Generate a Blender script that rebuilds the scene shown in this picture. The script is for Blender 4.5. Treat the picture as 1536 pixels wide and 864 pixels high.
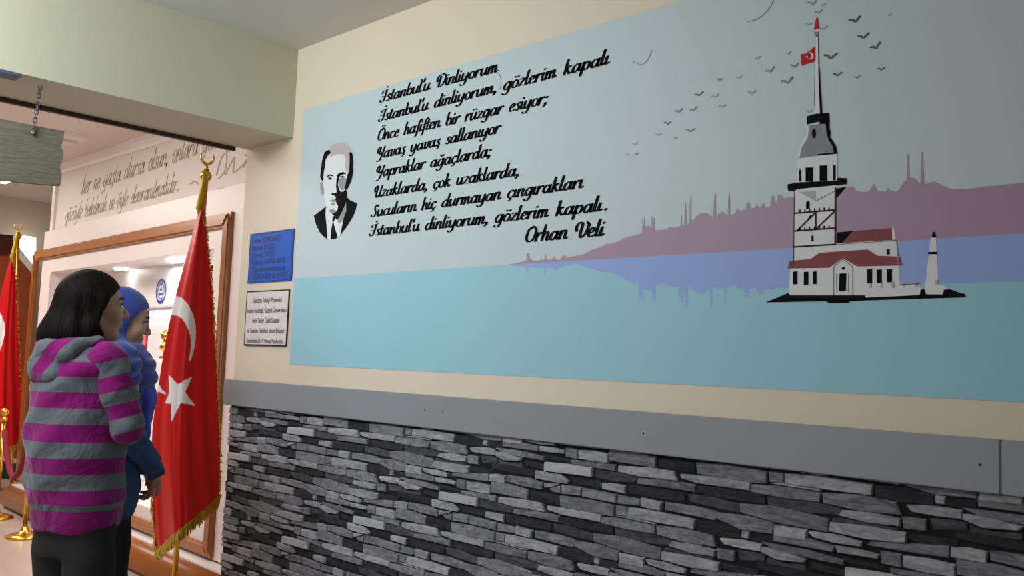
import bpy, bmesh, math, random
import numpy as np
from mathutils import Vector, Matrix
from mathutils.geometry import tessellate_polygon
for o in list(bpy.data.objects): bpy.data.objects.remove(o)
C = bpy.context.scene.collection
SC = bpy.context.scene
random.seed(7)
# ------------------------------------------------------------ camera
F = 1361.35; YAW = math.radians(46.378); PIT = math.radians(4.612); ROL = math.radians(-2.0765)
CAM = np.array([0.0, -2.2, 1.4])
_f = np.array([-math.cos(YAW)*math.cos(PIT), math.sin(YAW)*math.cos(PIT), math.sin(PIT)])
_r0 = np.array([math.sin(YAW), math.cos(YAW), 0.0]); _u0 = np.cross(_r0, _f)
_r = math.cos(ROL)*_r0 - math.sin(ROL)*_u0; _u = math.sin(ROL)*_r0 + math.cos(ROL)*_u0
cd = bpy.data.cameras.new('camera'); cam = bpy.data.objects.new('camera', cd); C.objects.link(cam)
cam.matrix_world = Matrix(((_r[0], _u[0], -_f[0], CAM[0]), (_r[1], _u[1], -_f[1], CAM[1]), (_r[2], _u[2], -_f[2], CAM[2]), (0, 0, 0, 1)))
cd.sensor_width = 36; cd.lens = F/1536*36; cd.clip_start = 0.05
SC.camera = cam
# ------------------------------------------------------------ world, lamps, exposure
w = bpy.data.worlds.new('world'); SC.world = w; w.use_nodes = True
w.node_tree.nodes['Background'].inputs[0].default_value = (0.6, 0.68, 0.72, 1); w.node_tree.nodes['Background'].inputs[1].default_value = 0.3
SC.view_settings.view_transform = 'Standard'; SC.view_settings.look = 'None'; SC.view_settings.exposure = 0.0; SC.view_settings.gamma = 1
def area(name, loc, tgt, sx, sy, power, col):
    l = bpy.data.lights.new(name, 'AREA'); l.shape = 'RECTANGLE'; l.size = sx; l.size_y = sy; l.energy = power; l.color = col
    o = bpy.data.objects.new(name, l); C.objects.link(o); o.location = loc
    o.rotation_euler = (Vector(tgt) - Vector(loc)).to_track_quat('-Z', 'Y').to_euler(); return o
area('front_room_light', (-3.0, -2.1, 2.66), (-3.0, 0, 1.25), 1.1, 0.5, 46, (0.88, 0.97, 1.0))
area('front_room_fill_light', (-2.6, -4.2, 1.7), (-2.8, 0, 1.4), 1.6, 1.2, 20, (0.84, 0.93, 1.0))  # unseen fill lamp added to brighten the mural wall; no window stands there
area('back_room_light', (-5.9, -1.0, 2.9), (-5.9, -0.6, 0), 2.0, 0.8, 50, (1.0, 0.93, 0.88))
area('back_room_far_light', (-8.6, -0.8, 2.9), (-8.6, -0.8, 0), 1.6, 0.8, 50, (1.0, 0.92, 0.86))

# ------------------------------------------------------------ helpers
def onY(x, y, Y=0.0):
    v = _f + _r*(x-768)/F - _u*(y-432)/F; return CAM + v*((Y-CAM[1])/v[1])
def onX(x, y, X):
    v = _f + _r*(x-768)/F - _u*(y-432)/F; return CAM + v*((X-CAM[0])/v[0])
def onZ(x, y, Z):
    v = _f + _r*(x-768)/F - _u*(y-432)/F; return CAM + v*((Z-CAM[2])/v[2])
def proj(p):
    d = np.array(p, float)-CAM; z = d@_f; return (768+F*(d@_r)/z, 432-F*(d@_u)/z)
def srgb(r, g, b):
    f = lambda c: (c/255/12.92) if c <= 10 else ((c/255+0.055)/1.055)**2.4
    return (f(r), f(g), f(b), 1)
def mat(name, col, rough=0.6, metal=0.0, noise=0.0, nscale=8.0, bump=0.0, bscale=60.0, stretch=(1, 1, 1), emit=0.0, sheen=0.0, spec=0.5):
    m = bpy.data.materials.new(name); m.use_nodes = True; nt = m.node_tree; b = nt.nodes['Principled BSDF']
    b.inputs['Base Color'].default_value = col; b.inputs['Roughness'].default_value = rough; b.inputs['Metallic'].default_value = metal
    b.inputs['Specular IOR Level'].default_value = spec
    if sheen: b.inputs['Sheen Weight'].default_value = sheen
    if emit: b.inputs['Emission Color'].default_value = col; b.inputs['Emission Strength'].default_value = emit
    tc = nt.nodes.new('ShaderNodeTexCoord'); mp = nt.nodes.new('ShaderNodeMapping'); nt.links.new(tc.outputs['Object'], mp.inputs[0]); mp.inputs['Scale'].default_value = stretch
    if noise:
        n = nt.nodes.new('ShaderNodeTexNoise'); n.inputs['Scale'].default_value = nscale; n.inputs['Detail'].default_value = 5
        nt.links.new(mp.outputs[0], n.inputs[0])
        mx = nt.nodes.new('ShaderNodeMix'); mx.data_type = 'RGBA'
        mx.inputs[6].default_value = tuple(c*(1-noise) for c in col[:3])+(1,); mx.inputs[7].default_value = tuple(min(1, c*(1+noise)) for c in col[:3])+(1,)
        nt.links.new(n.outputs[0], mx.inputs[0]); nt.links.new(mx.outputs[2], b.inputs['Base Color'])
    if bump:
        n2 = nt.nodes.new('ShaderNodeTexNoise'); n2.inputs['Scale'].default_value = bscale; n2.inputs['Detail'].default_value = 4
        nt.links.new(mp.outputs[0], n2.inputs[0]); bp = nt.nodes.new('ShaderNodeBump'); bp.inputs['Strength'].default_value = bump; bp.inputs['Distance'].default_value = 0.01
        nt.links.new(n2.outputs[0], bp.inputs['Height']); nt.links.new(bp.outputs[0], b.inputs['Normal'])
    return m
def link(name, me, m, parent=None, smooth=False):
    if m:
        for k in (m if isinstance(m, (list, tuple)) else [m]): me.materials.append(k)
    if smooth: me.polygons.foreach_set('use_smooth', [True]*len(me.polygons))
    o = bpy.data.objects.new(name, me); C.objects.link(o)
    if parent: o.parent = parent
    return o
def obj(name, bm, m, parent=None, smooth=False):
    me = bpy.data.meshes.new(name); bm.to_mesh(me); bm.free(); return link(name, me, m, parent, smooth)
def tag(o, label, cat, group=None, kind=None):
    if label: o['label'] = label
    if cat: o['category'] = cat
    if group: o['group'] = group
    if kind: o['kind'] = kind
    return o
def thing(name, label, cat, loc=(0, 0, 0), rotz=0, group=None):
    o = bpy.data.objects.new(name, None); C.objects.link(o); o.location = loc; o.rotation_euler = (0, 0, rotz); o.empty_display_size = 0.1
    return tag(o, label, cat, group)
def struct(name, bm, m): o = obj(name, bm, m); o['kind'] = 'structure'; return o
def bx(bm, x0, x1, y0, y1, z0, z1, bev=0.0):
    r = bmesh.ops.create_cube(bm, size=1.0)
    for v in r['verts']:
        v.co = Vector(((x0+x1)/2+v.co.x*(x1-x0), (y0+y1)/2+v.co.y*(y1-y0), (z0+z1)/2+v.co.z*(z1-z0)))
    if bev: bmesh.ops.bevel(bm, geom=list({e for v in r['verts'] for e in v.link_edges}), offset=bev, segments=2, affect='EDGES')
    return bm
def box(x0, x1, y0, y1, z0, z1, bev=0.0): return bx(bmesh.new(), x0, x1, y0, y1, z0, z1, bev)
def lathe(prof, n=24, c=(0, 0, 0), bm=None):
    bm = bm or bmesh.new(); rings = []
    for r, z in prof: rings.append([bm.verts.new((c[0]+r*math.cos(2*math.pi*k/n), c[1]+r*math.sin(2*math.pi*k/n), c[2]+z)) for k in range(n)])
    for a, b in zip(rings, rings[1:]):
        for k in range(n): bm.faces.new((a[k], a[(k+1) % n], b[(k+1) % n], b[k]))
    bm.faces.new(rings[0][::-1]); bm.faces.new(rings[-1]); return bm
def tube(pts, r, n=8, bm=None, closed=False):
    bm = bm or bmesh.new(); pts = [Vector(p) for p in pts]; rings = []; N = len(pts)
    for i, p in enumerate(pts):
        t = (pts[(i+1) % N if closed else min(i+1, N-1)] - pts[(i-1) % N if closed else max(i-1, 0)]).normalized()
        a = t.orthogonal().normalized() if abs(t.z) > .95 else t.cross(Vector((0, 0, 1))).normalized()
        b = t.cross(a); rr = r[i] if isinstance(r, (list, tuple)) else r
        rings.append([bm.verts.new(p+(a*math.cos(2*math.pi*k/n)+b*math.sin(2*math.pi*k/n))*rr) for k in range(n)])
    for i in range(N if closed else N-1):
        a, b = rings[i], rings[(i+1) % N]
        for k in range(n): bm.faces.new((a[k], a[(k+1) % n], b[(k+1) % n], b[k]))
    if not closed: bm.faces.new(rings[0][::-1]); bm.faces.new(rings[-1])
    return bm
# ---- flat paint on the mural wall (u = world X, v = world Z)
def polys_mesh(name, polys, Y, m, parent, thick=0.0):
    vs, fs = [], []
    for p in polys:
        b = len(vs); q = [Vector((a, c, 0)) for a, c in p]
        vs += [(a, Y, c) for a, c in p]
        for t in tessellate_polygon([q]):
            i, j, k = t; cr = (q[j]-q[i]).cross(q[k]-q[i]).z
            fs.append((b+i, b+j, b+k) if cr > 0 else (b+i, b+k, b+j))
    me = bpy.data.meshes.new(name); me.from_pydata(vs, [], fs); return link(name, me, m, parent)
def W(x, y): p = onY(x, y); return (p[0], p[2])
def smooth_pts(pts, n=5):
    if len(pts) < 3:
        return [np.array(p, float) for p in np.linspace(pts[0], pts[-1], 3)]
    P = [np.array(p, float) for p in pts]; P = [2*P[0]-P[1]]+P+[2*P[-1]-P[-2]]; out = []
    for i in range(1, len(P)-2):
        for k in range(n):
            t = k/n; a, b, c, d = P[i-1:i+3]
            out.append(0.5*((2*b)+(-a+c)*t+(2*a-5*b+4*c-d)*t*t+(-a+3*b-3*c+d)*t**3))
    out.append(P[-2]); return out
def ribbon(pts, na, nb, n=5):
    q = smooth_pts(pts, n); L, R = [], []
    for i, p in enumerate(q):
        t = q[min(i+1, len(q)-1)]-q[max(i-1, 0)]; t = t/(np.linalg.norm(t)+1e-9); nn = np.array([-t[1], t[0]])
        h = math.hypot(na*nn[0], nb*nn[1]); L.append(p+nn*h); R.append(p-nn*h)
    quads = [[R[i], R[i+1], L[i+1], L[i]] for i in range(len(q)-1)]
    for e in (q[0], q[-1]): quads.append([e+np.array([na*.8*math.cos(a), max(nb, na*.45)*math.sin(a)]) for a in np.linspace(0, 2*math.pi, 9)[:-1]])
    return quads
def dot(x, y, r=.15): return ('dot', x, y, r)
A_ = [(0.66, .72), (.42, 1.0), (.14, .72), (.09, .28), (.28, 0), (.5, .2), (.66, .62)]
TAIL = [(.7, 1.0), (.66, .35), (.74, .03), (.96, .2)]
CED = [(.34, 0), (.42, -.2), (.2, -.36)]
G = {
 'a': (.92, [A_, TAIL]), 'b': (.78, [[(.14, 1.85), (.08, .25)], [(.08, .4), (.28, 0), (.58, .2), (.62, .72), (.42, 1.0), (.12, .62)]]),
 'c': (.68, [[(.58, .8), (.42, 1.0), (.13, .75), (.08, .3), (.3, 0), (.66, .22)]]), 'd': (.92, [A_, [(.72, 1.85), (.66, .35), (.74, .03), (.96, .2)]]),
 'e': (.68, [[(.1, .45), (.42, .55), (.52, .85), (.35, 1.0), (.12, .7), (.09, .28), (.3, 0), (.66, .22)]]),
 'f': (.48, [[(.58, 1.6), (.45, 1.8), (.28, 1.5), (.22, .5), (.16, -.4), (.0, -.6)], [(.0, .92), (.5, .95)]]),
 'g': (.86, [A_, [(.7, 1.0), (.64, 0), (.5, -.5), (.25, -.62), (.02, -.42)]]),
 'h': (.78, [[(.14, 1.85), (.08, 0)], [(.1, .55), (.36, 1.0), (.55, .85), (.52, .28), (.6, .03), (.8, .2)]]),
 'ı': (.38, [[(.12, 1.0), (.08, .33), (.17, .03), (.4, .2)]]), 'l': (.38, [[(.14, 1.85), (.08, .33), (.17, .03), (.4, .2)]]),
 'k': (.76, [[(.14, 1.85), (.08, 0)], [(.56, .9), (.4, .98), (.14, .48)], [(.24, .55), (.46, .2), (.56, .02), (.78, .18)]]),
 'm': (1.12, [[(.1, 1), (.06, 0)], [(.08, .55), (.3, 1.0), (.46, .85), (.42, 0)], [(.45, .55), (.68, 1.0), (.84, .85), (.8, .28), (.88, .03), (1.1, .2)]]),
 'n': (.8, [[(.1, 1), (.06, 0)], [(.08, .55), (.36, 1.0), (.55, .85), (.52, .28), (.6, .03), (.82, .2)]]),
 'o': (.76, [[(.36, 1), (.12, .78), (.09, .28), (.33, 0), (.58, .25), (.62, .75), (.36, 1)]]),
 'p': (.78, [[(.12, 1), (.02, -.65)], [(.08, .35), (.28, 0), (.58, .2), (.62, .72), (.42, 1.0), (.12, .62)]]),
 'r': (.6, [[(.1, 1), (.06, 0)], [(.1, .5), (.3, .92), (.46, 1.0), (.56, .85)]]),
 's': (.56, [[(.48, .85), (.34, 1.0), (.18, .75), (.42, .35), (.32, .02), (.05, .12)]]),
 't': (.46, [[(.22, 1.5), (.13, .33), (.22, .03), (.46, .2)], [(.0, 1), (.42, 1)]]),
 'u': (.86, [[(.1, 1), (.08, .35), (.24, 0), (.48, .25), (.6, .62)], [(.64, 1), (.59, .33), (.67, .03), (.88, .2)]]),
 'v': (.72, [[(.02, .9), (.15, .95), (.18, .35), (.33, 0), (.58, .4), (.56, .95), (.74, .88)]]),
 'y': (.84, [[(.1, 1), (.08, .35), (.24, 0), (.48, .25), (.6, .62)], [(.66, 1), (.6, 0), (.45, -.5), (.2, -.62), (.0, -.42)]]),
 'z': (.66, [[(.1, .9), (.3, 1.0), (.56, .92)], [(.52, .9), (.08, .08)], [(.05, .06), (.3, .1), (.6, .02)]]),
 "'": (.22, [[(.16, 1.85), (.1, 1.35)]]), ',': (.34, [[(.2, .12), (.16, -.1), (.02, -.3)], dot(.17, .1)]), '.': (.6, [dot(.36, .14)]),
 ';': (.34, [[(.2, .12), (.16, -.1), (.02, -.3)], dot(.17, .1), dot(.2, .85)]), ' ': (.72, []), 'w': (1.0, [[(.05, 1), (.2, 0), (.5, .9), (.7, 0), (.95, 1)]]),
 'İ': (.8, [[(.02, 1.3), (.12, 1.62), (.45, 1.7), (.8, 1.78)], [(.6, 1.68), (.5, .5), (.32, .05), (.0, .08), (-.08, .35)], [(.1, .85), (.5, .8)], dot(.56, 2.15, .14)]),
 'D': (1.15, [[(.42, 1.5), (.36, .1)], [(.12, .8), (.0, 1.25), (.2, 1.65), (.6, 1.8), (1.0, 1.4), (.98, .6), (.6, .05), (.2, .05)]]),
 'O': (1.05, [[(.55, 1.8), (.18, 1.4), (.12, .5), (.42, 0), (.85, .35), (.92, 1.3), (.6, 1.78), (.42, 1.5)]]),
 'Y': (1.02, [[(.05, .85), (-.05, 1.3), (.12, 1.7), (.34, 1.6), (.3, .9), (.45, .6), (.75, .95)], [(.92, 1.75), (.75, .5), (.5, -.35), (.2, -.42)]]),
 'U': (1.12, [[(.05, .85), (-.05, 1.3), (.12, 1.7), (.34, 1.6), (.28, .4), (.48, 0), (.8, .45)], [(.92, 1.75), (.82, .35), (.92, .03), (1.14, .2)]]),
 'S': (.85, [[(.78, 1.45), (.6, 1.78), (.32, 1.5), (.42, 1.0), (.6, .5), (.4, .03), (.08, .08), (.0, .35)]]),
 'V': (1.1, [[(.02, .75), (-.08, 1.3), (.15, 1.72), (.42, 1.5), (.42, .4), (.58, 0), (.92, .5), (1.02, 1.35), (.8, 1.7)]]),
}
G['i'] = (G['ı'][0], G['ı'][1]+[dot(.16, 1.42, .13)]); G['ç'] = (.68, G['c'][1]+[CED]); G['ş'] = (.56, G['s'][1]+[CED])
G['ö'] = (.76, G['o'][1]+[dot(.22, 1.4, .12), dot(.55, 1.4, .12)]); G['ü'] = (.86, G['u'][1]+[dot(.2, 1.4, .12), dot(.55, 1.4, .12)])
G['ğ'] = (.86, G['g'][1]+[[(.2, 1.5), (.4, 1.3), (.62, 1.5)]]); G['Ö'] = (1.05, G['O'][1]+[dot(.4, 2.1, .13), dot(.75, 2.1, .13)])
def script_line(txt, x0, z0, x1, z1, xh, slant=.30, na=.142, nb=.047, n=4, sx=None):
    """brush lettering fitted between two baseline points of the wall, returned as polygons"""
    adv = sum(G[c][0] for c in txt); sx = (x1-x0)/adv; out = []; px = 0.0
    for c in txt:
        wd, st = G[c]
        for s in st:
            if s[0] == 'dot': qs = [[np.array([s[1]+s[3]*1.15*math.cos(a), s[2]+s[3]*math.sin(a)]) for a in np.linspace(0, 2*math.pi, 11)[:-1]]]
            else: qs = ribbon(s, na, nb, n)
            for q in qs:
                out.append([(x0+(px+p[0])*sx+p[1]*slant*xh, z0+(z1-z0)*((px+p[0])/adv)+p[1]*xh) for p in q])
        px += wd
    return out
def text_obj(name, txt, size, loc, m, parent, rot=(math.pi/2, 0, 0), align='LEFT', sx=1.0, shear=0.0, off=0.0):
    cu = bpy.data.curves.new(name, 'FONT'); cu.body = txt; cu.size = size; cu.align_x = align; cu.shear = shear; cu.offset = off; cu.resolution_u = 3
    t = bpy.data.objects.new('tmp', cu); C.objects.link(t)
    me = bpy.data.meshes.new_from_object(t.evaluated_get(bpy.context.evaluated_depsgraph_get())); bpy.data.objects.remove(t)
    me.materials.clear(); o = link(name, me, m, parent); o.location = loc; o.rotation_euler = rot; o.scale = (sx, 1, 1); return o

# ------------------------------------------------------------ materials
M = {}
M['cream'] = mat('cream_paint', srgb(221, 206, 185), .6, noise=.03, nscale=3, bump=.06, bscale=120)
M['beam'] = mat('pale_green_paint', srgb(200, 197, 172), .65, noise=.03, nscale=3, bump=.05, bscale=120)
M['ceil'] = mat('ceiling_paint', srgb(215, 215, 208), .8, noise=.02, bump=.03)
M['pink'] = mat('warm_white_paint', srgb(226, 216, 208), .6, noise=.02, nscale=2)
M['white'] = mat('white_lacquer', srgb(232, 222, 218), .4)
M['farwall'] = mat('beige_paint', srgb(205, 192, 172), .7, noise=.03)
M['floor'] = mat('marble_floor', srgb(190, 172, 162), .25, noise=.12, nscale=3, stretch=(1, 3, 1))
M['rail'] = mat('grey_lacquered_rail', srgb(143, 146, 152), .42, noise=.03, nscale=4, bump=.03, bscale=40)
M['mortar'] = mat('dark_joint', srgb(14, 15, 17), .95, bump=.2)
M['dkbrown'] = mat('dark_brown_strip', srgb(60, 26, 18), .5, noise=.2)
M['navy'] = mat('blue_grey_bracket', srgb(75, 88, 110), .5)
M['wood'] = mat('polished_amber_wood', srgb(142, 84, 36), .25, noise=.25, nscale=5, stretch=(8, 8, 1))
M['woodh'] = mat('polished_amber_wood_long', srgb(158, 92, 42), .25, noise=.25, nscale=5, stretch=(.8, 8, 8))
M['gold'] = mat('polished_brass', srgb(220, 176, 70), .22, metal=1.0)
M['fringe'] = mat('gold_thread', srgb(205, 168, 60), .5, metal=.4, bump=.6, bscale=150)
M['oldwood'] = mat('weathered_board', srgb(116, 110, 94), .85, noise=.35, nscale=7, bump=.5, bscale=14, stretch=(1, 1.2, 9))
M['chain'] = mat('grey_chain_metal', srgb(120, 122, 110), .4, metal=.7)

# ------------------------------------------------------------ the room
XB0, XB1 = -3.48, -3.87       # beam faces
ZC, ZB, ZR = 2.762, 2.36, 2.95
b = box(-13, 1.6, -4.6, 2.6, -.1, 0); struct('floor', b, M['floor'])
struct('ceiling', box(XB0, 1.6, -4.6, 0.9, ZC, ZC+.12), M['ceil'])
struct('wall_mural', box(XB1, 1.6, 0, .9, 0, 3.07), M['cream'])
struct('wall_rear', box(-13, 1.6, -4.7, -4.6, 0, 3.07), M['pink'])
struct('wall_right', box(1.6, 1.7, -4.7, .9, 0, 3.07), M['cream'])
struct('trim_1', box(XB1, XB0, -4.6, -.0005, ZB, 3.07), M['beam'])
o = struct('trim_2', box(XB1-.022, XB1-.002, -4.6, -.06, ZB-.018, ZB+.03), M['dkbrown'])
struct('wall_far', box(-10.6, -10.5, -4.6, 2.6, 0, ZR+.1), M['farwall'])
b = box(-10.6, XB1, -4.6, 2.6, ZR, ZR+.12); struct('ceiling_2', b, M['pink'])
struct('wall_inscription', box(-8.32, XB1-.001, .72, .86, 2.40, ZR), M['pink'])
struct('wall_back', box(-10.5, XB1-.001, 2.4, 2.5, 0, ZR), M['pink'])
b = bmesh.new()
bx(b, -8.36, -8.30, .70, .88, 0, ZR)
struct('trim_3', b, M['white'])
# crown moulding above the inscription
b = bmesh.new()
prof = [(0, 0), (-.07, 0), (-.07, -.012), (-.045, -.02), (-.02, -.045), (-.012, -.07), (0, -.07)]
r0 = [b.verts.new((-8.36, .72+p, ZR+q)) for p, q in prof]; r1 = [b.verts.new((XB1-.001, .72+p, ZR+q)) for p, q in prof]
for k in range(len(prof)): kk = (k+1) % len(prof); b.faces.new((r0[k], r0[kk], r1[kk], r1[k]))
b.faces.new(r0); b.faces.new(r1[::-1]); struct('trim_4', b, M['white'])
b = bmesh.new()
for k in range(2): bx(b, -7.2+k*.22, -7.08+k*.22, -4.6, .40, ZR-.03, ZR)
struct('trim_5', b, M['white'])
# inscription on the upper wall of the back room
M['olive'] = mat('olive_lettering', srgb(172, 162, 142), .7)
ins = []
def ontext(x, y): p = onY(x, y, .72); return p[0], p[2]
p0, p1 = ontext(122, 292), ontext(362, 209); ins += script_line('her ne yaşta olursa olsun, onlara geleceğin', p0[0], p0[1], p1[0], p1[1], .088, na=.085, nb=.02, n=3)
p0, p1 = ontext(97, 334), ontext(268, 287); ins += script_line('gözüyle bakılmalı ve öyle davranılmalıdır.', p0[0], p0[1], p1[0], p1[1], .08, na=.085, nb=.02, n=3)
tagt = polys_mesh('lettering', ins, .7185, M['olive'], bpy.data.objects['wall_inscription']); tagt['kind'] = 'stuff'
sg = []
for st in ([(325, 262), (332, 238), (340, 230), (338, 255), (328, 268)], [(338, 262), (352, 236), (350, 258), (362, 250), (372, 238), (366, 250)], [(298, 236+40), (292, 272), (286, 276)], [(368, 232), (378, 240), (381, 250)], [(327, 284), (345, 281), (362, 277), (376, 268), (380, 258)]):
    for q in ribbon([ontext(*p) for p in st], .008, .005, 5): sg.append([tuple(v) for v in q])
polys_mesh('signature', sg, .7183, M['olive'], bpy.data.objects['wall_inscription'])['kind'] = 'stuff'

# ------------------------------------------------------------ grey dado rail
dado = thing('dado_rail', 'grey lacquered board rail running along the wall between mural and stonework', 'rail', (0, 0, 0))
RB, RT = 1.152, 1.268
for x0, x1 in ((-3.905, onY(1501, 700, -.03)[0]-.0012), (onY(1501, 700, -.03)[0]+.0012, 1.58)):
    obj('rail_board', box(x0, x1, -.030, 0, RB, RT, .002), M['rail'], dado)
M['screw'] = mat('screw_hole', srgb(40, 42, 46), .7)
M['scrap'] = mat('chipped_rim', srgb(190, 192, 194), .7)
for px, py, r in ((965, 650, .0045), (637, 615, .003), (663, 617, .003), (1470, 697, .003)):
    p = onY(px, py, -.0305); b = bmesh.new()
    bmesh.ops.create_circle(b, segments=12, radius=r, cap_ends=True); bmesh.ops.rotate(b, verts=b.verts, matrix=Matrix.Rotation(math.pi/2, 3, 'X'))
    s = obj('screw_hole', b, M['screw'], dado); s.location = (p[0], -.0309, p[2])
p = onY(965, 650, -.0305); b = bmesh.new(); bmesh.ops.create_circle(b, segments=14, radius=.0075, cap_ends=True); bmesh.ops.rotate(b, verts=b.verts, matrix=Matrix.Rotation(math.pi/2, 3, 'X'))
s = obj('chipped_paint', b, M['scrap'], dado); s.location = (p[0], -.0306, p[2])

# ------------------------------------------------------------ ledge stone cladding
def stonemat(name, c, n, stain=0.0):
    m = bpy.data.materials.new(name); m.use_nodes = True; nt = m.node_tree; bs = nt.nodes['Principled BSDF']; bs.inputs['Roughness'].default_value = .8; bs.inputs['Specular IOR Level'].default_value = .25
    tc = nt.nodes.new('ShaderNodeTexCoord'); geo = nt.nodes.new('ShaderNodeNewGeometry'); oi = nt.nodes.new('ShaderNodeObjectInfo')
    mp = nt.nodes.new('ShaderNodeMapping'); mp.inputs['Scale'].default_value = (9, 9, 30); nt.links.new(geo.outputs['Position'], mp.inputs[0])
    n1 = nt.nodes.new('ShaderNodeTexNoise'); n1.inputs['Scale'].default_value = 2.2; n1.inputs['Detail'].default_value = 10; n1.inputs['Roughness'].default_value = .74; n1.inputs['Distortion'].default_value = .9
    nt.links.new(mp.outputs[0], n1.inputs[0])
    cr = nt.nodes.new('ShaderNodeValToRGB'); cr.color_ramp.elements[0].position = .36; cr.color_ramp.elements[1].position = .62
    cr.color_ramp.elements[0].color = tuple(v*(1-n) for v in c[:3])+(1,); cr.color_ramp.elements[1].color = tuple(min(1, v*(1+n*.6)) for v in c[:3])+(1,)
    nt.links.new(n1.outputs[0], cr.inputs[0])
    hs = nt.nodes.new('ShaderNodeHueSaturation'); mr = nt.nodes.new('ShaderNodeMapRange'); mr.inputs[3].default_value = .85; mr.inputs[4].default_value = 1.15
    nt.links.new(oi.outputs['Random'], mr.inputs[0]); nt.links.new(mr.outputs[0], hs.inputs['Value']); nt.links.new(cr.outputs[0], hs.inputs['Color']); nt.links.new(hs.outputs[0], bs.inputs['Base Color'])
    bp = nt.nodes.new('ShaderNodeBump'); bp.inputs['Strength'].default_value = 1.0; bp.inputs['Distance'].default_value = .008; nt.links.new(n1.outputs[0], bp.inputs['Height']); nt.links.new(bp.outputs[0], bs.inputs['Normal'])
    return m
SM = {'V': stonemat('pale_stone', srgb(196, 197, 203), .10), 'L': stonemat('light_grey_stone', srgb(172, 173, 180), .45), 'M': stonemat('mid_grey_stone', srgb(136, 137, 144), .55), 'D': stonemat('charcoal_stone', srgb(54, 55, 60), .6), 'E': stonemat('dark_grey_stone', srgb(84, 85, 91), .6)}
ST = '''V 262,303 390,315 497,330 496,378 260,347
M 390,293 500,302 612,318 608,350 505,332 392,312
E 500,338 620,352 720,375 700,408 600,400 502,380
L 622,322 780,330 900,350 918,398 720,375 622,352
M 720,380 870,392 1005,415 1000,452 870,432 712,410
D 665,415 820,432 955,458 945,502 820,485 668,462
L 545,405 605,410 660,420 660,460 545,436
D 380,375 470,384 540,398 540,432 400,412
L 218,345 340,365 382,398 375,412 300,402 218,385
L 262,405 330,410 300,427 262,430
M 285,432 342,416 342,460 300,450
M 345,414 445,428 440,470 345,460
M 447,430 615,462 613,507 447,474
M 619,463 730,485 730,520 617,508
L 735,478 838,500 832,544 735,524
M 852,500 1000,520 1105,545 1100,592 960,562 852,540
E 958,458 1060,468 1217,510 1217,554 1080,527 975,502
D 1008,410 1160,425 1309,455 1309,500 1060,465 1008,455
L 928,362 1120,378 1277,402 1274,444 1010,408 935,385
D 188,443 330,466 330,517 188,490
M 0,400 90,412 182,440 180,489 0,452
M 335,468 480,486 607,516 605,572 450,550 338,520
M 611,515 668,525 668,572 611,563
L 672,526 780,538 1002,585 998,634 820,602 672,574
M 26,478 130,480 245,510 258,552 140,537 26,502
L 262,520 400,538 537,568 532,605 400,582 272,547
L 97,535 200,545 325,572 323,602 200,583 97,556
D 328,570 460,580 597,615 597,662 420,628 328,603
M 540,570 680,584 808,614 802,657 670,637 540,604
L 610,566 700,574 808,603 808,611 680,582
D 62,562 160,570 287,603 288,645 170,622 62,600
E 290,607 400,628 490,656 490,702 370,672 300,647
E 600,620 780,653 890,688 872,716 750,702 603,662
M 810,615 960,628 1087,665 1107,722 960,702 812,660
D 1003,586 1120,595 1226,630 1222,687 1100,667 1003,642
L 1108,545 1200,556 1309,580 1309,640 1200,612 1140,590
L 1228,638 1268,645 1265,680 1228,674
L 1115,680 1230,688 1309,708 1309,747 1200,737 1122,706
M 497,653 640,668 834,728 830,787 650,747 498,692
M 203,640 300,652 400,685 398,727 300,702 205,674
L 112,625 197,643 195,677 112,657
L 66,658 180,673 321,714 318,762 200,732 68,694
M 405,688 520,706 627,740 622,790 500,767 405,714
L 885,692 1000,706 1101,735 1098,768 980,750 872,716
E 850,722 980,745 1095,775 1090,786 842,740
L 838,740 980,762 1121,795 1120,842 980,822 833,782
M 1103,725 1195,740 1195,792 1108,778
M 1199,742 1309,758 1309,802 1212,792
L 627,748 752,773 750,822 628,797
D 329,720 430,735 495,765 490,812 400,797 325,768
M 497,772 525,778 523,810 496,804
D 530,778 625,795 620,837 530,817
L 758,778 870,798 956,830 954,852 850,832 772,806
L 173,742 290,755 391,790 403,842 300,827 172,784
L 408,808 530,828 577,847 560,864 430,850
E 10,742 130,763 237,800 222,832 100,802 10,774
M 0,697 80,706 166,735 166,772 60,752 0,732
M 625,800 740,818 850,850 880,864 740,862 625,842
D 1120,797 1309,832 1309,880 1200,852 1122,822
M 222,810 300,824 396,850 390,872 225,842
M 0,790 130,810 190,845 190,872 100,850 0,822
L 20,252 90,262 152,285 140,301 60,296 18,270
M 22,232 150,250 262,278 258,298 150,280 60,262
M 55,195 150,205 236,228 228,252 140,240 55,228
L 237,225 300,232 362,247 360,264 240,252
D 250,262 385,290 388,308 262,288
D 0,305 100,318 216,346 214,377 100,360 0,337
L 0,360 66,373 66,404 0,393
M 75,368 180,380 256,405 252,440 150,422 75,400
D 160,294 262,316 258,345 160,320
M 365,232 426,240 425,290 365,280
M 430,215 620,228 816,256 816,327 620,310 430,292
D 820,262 930,270 1017,284 1017,360 930,347 825,325
M 1020,284 1180,300 1309,320 1309,397 1180,382 1020,360'''
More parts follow.
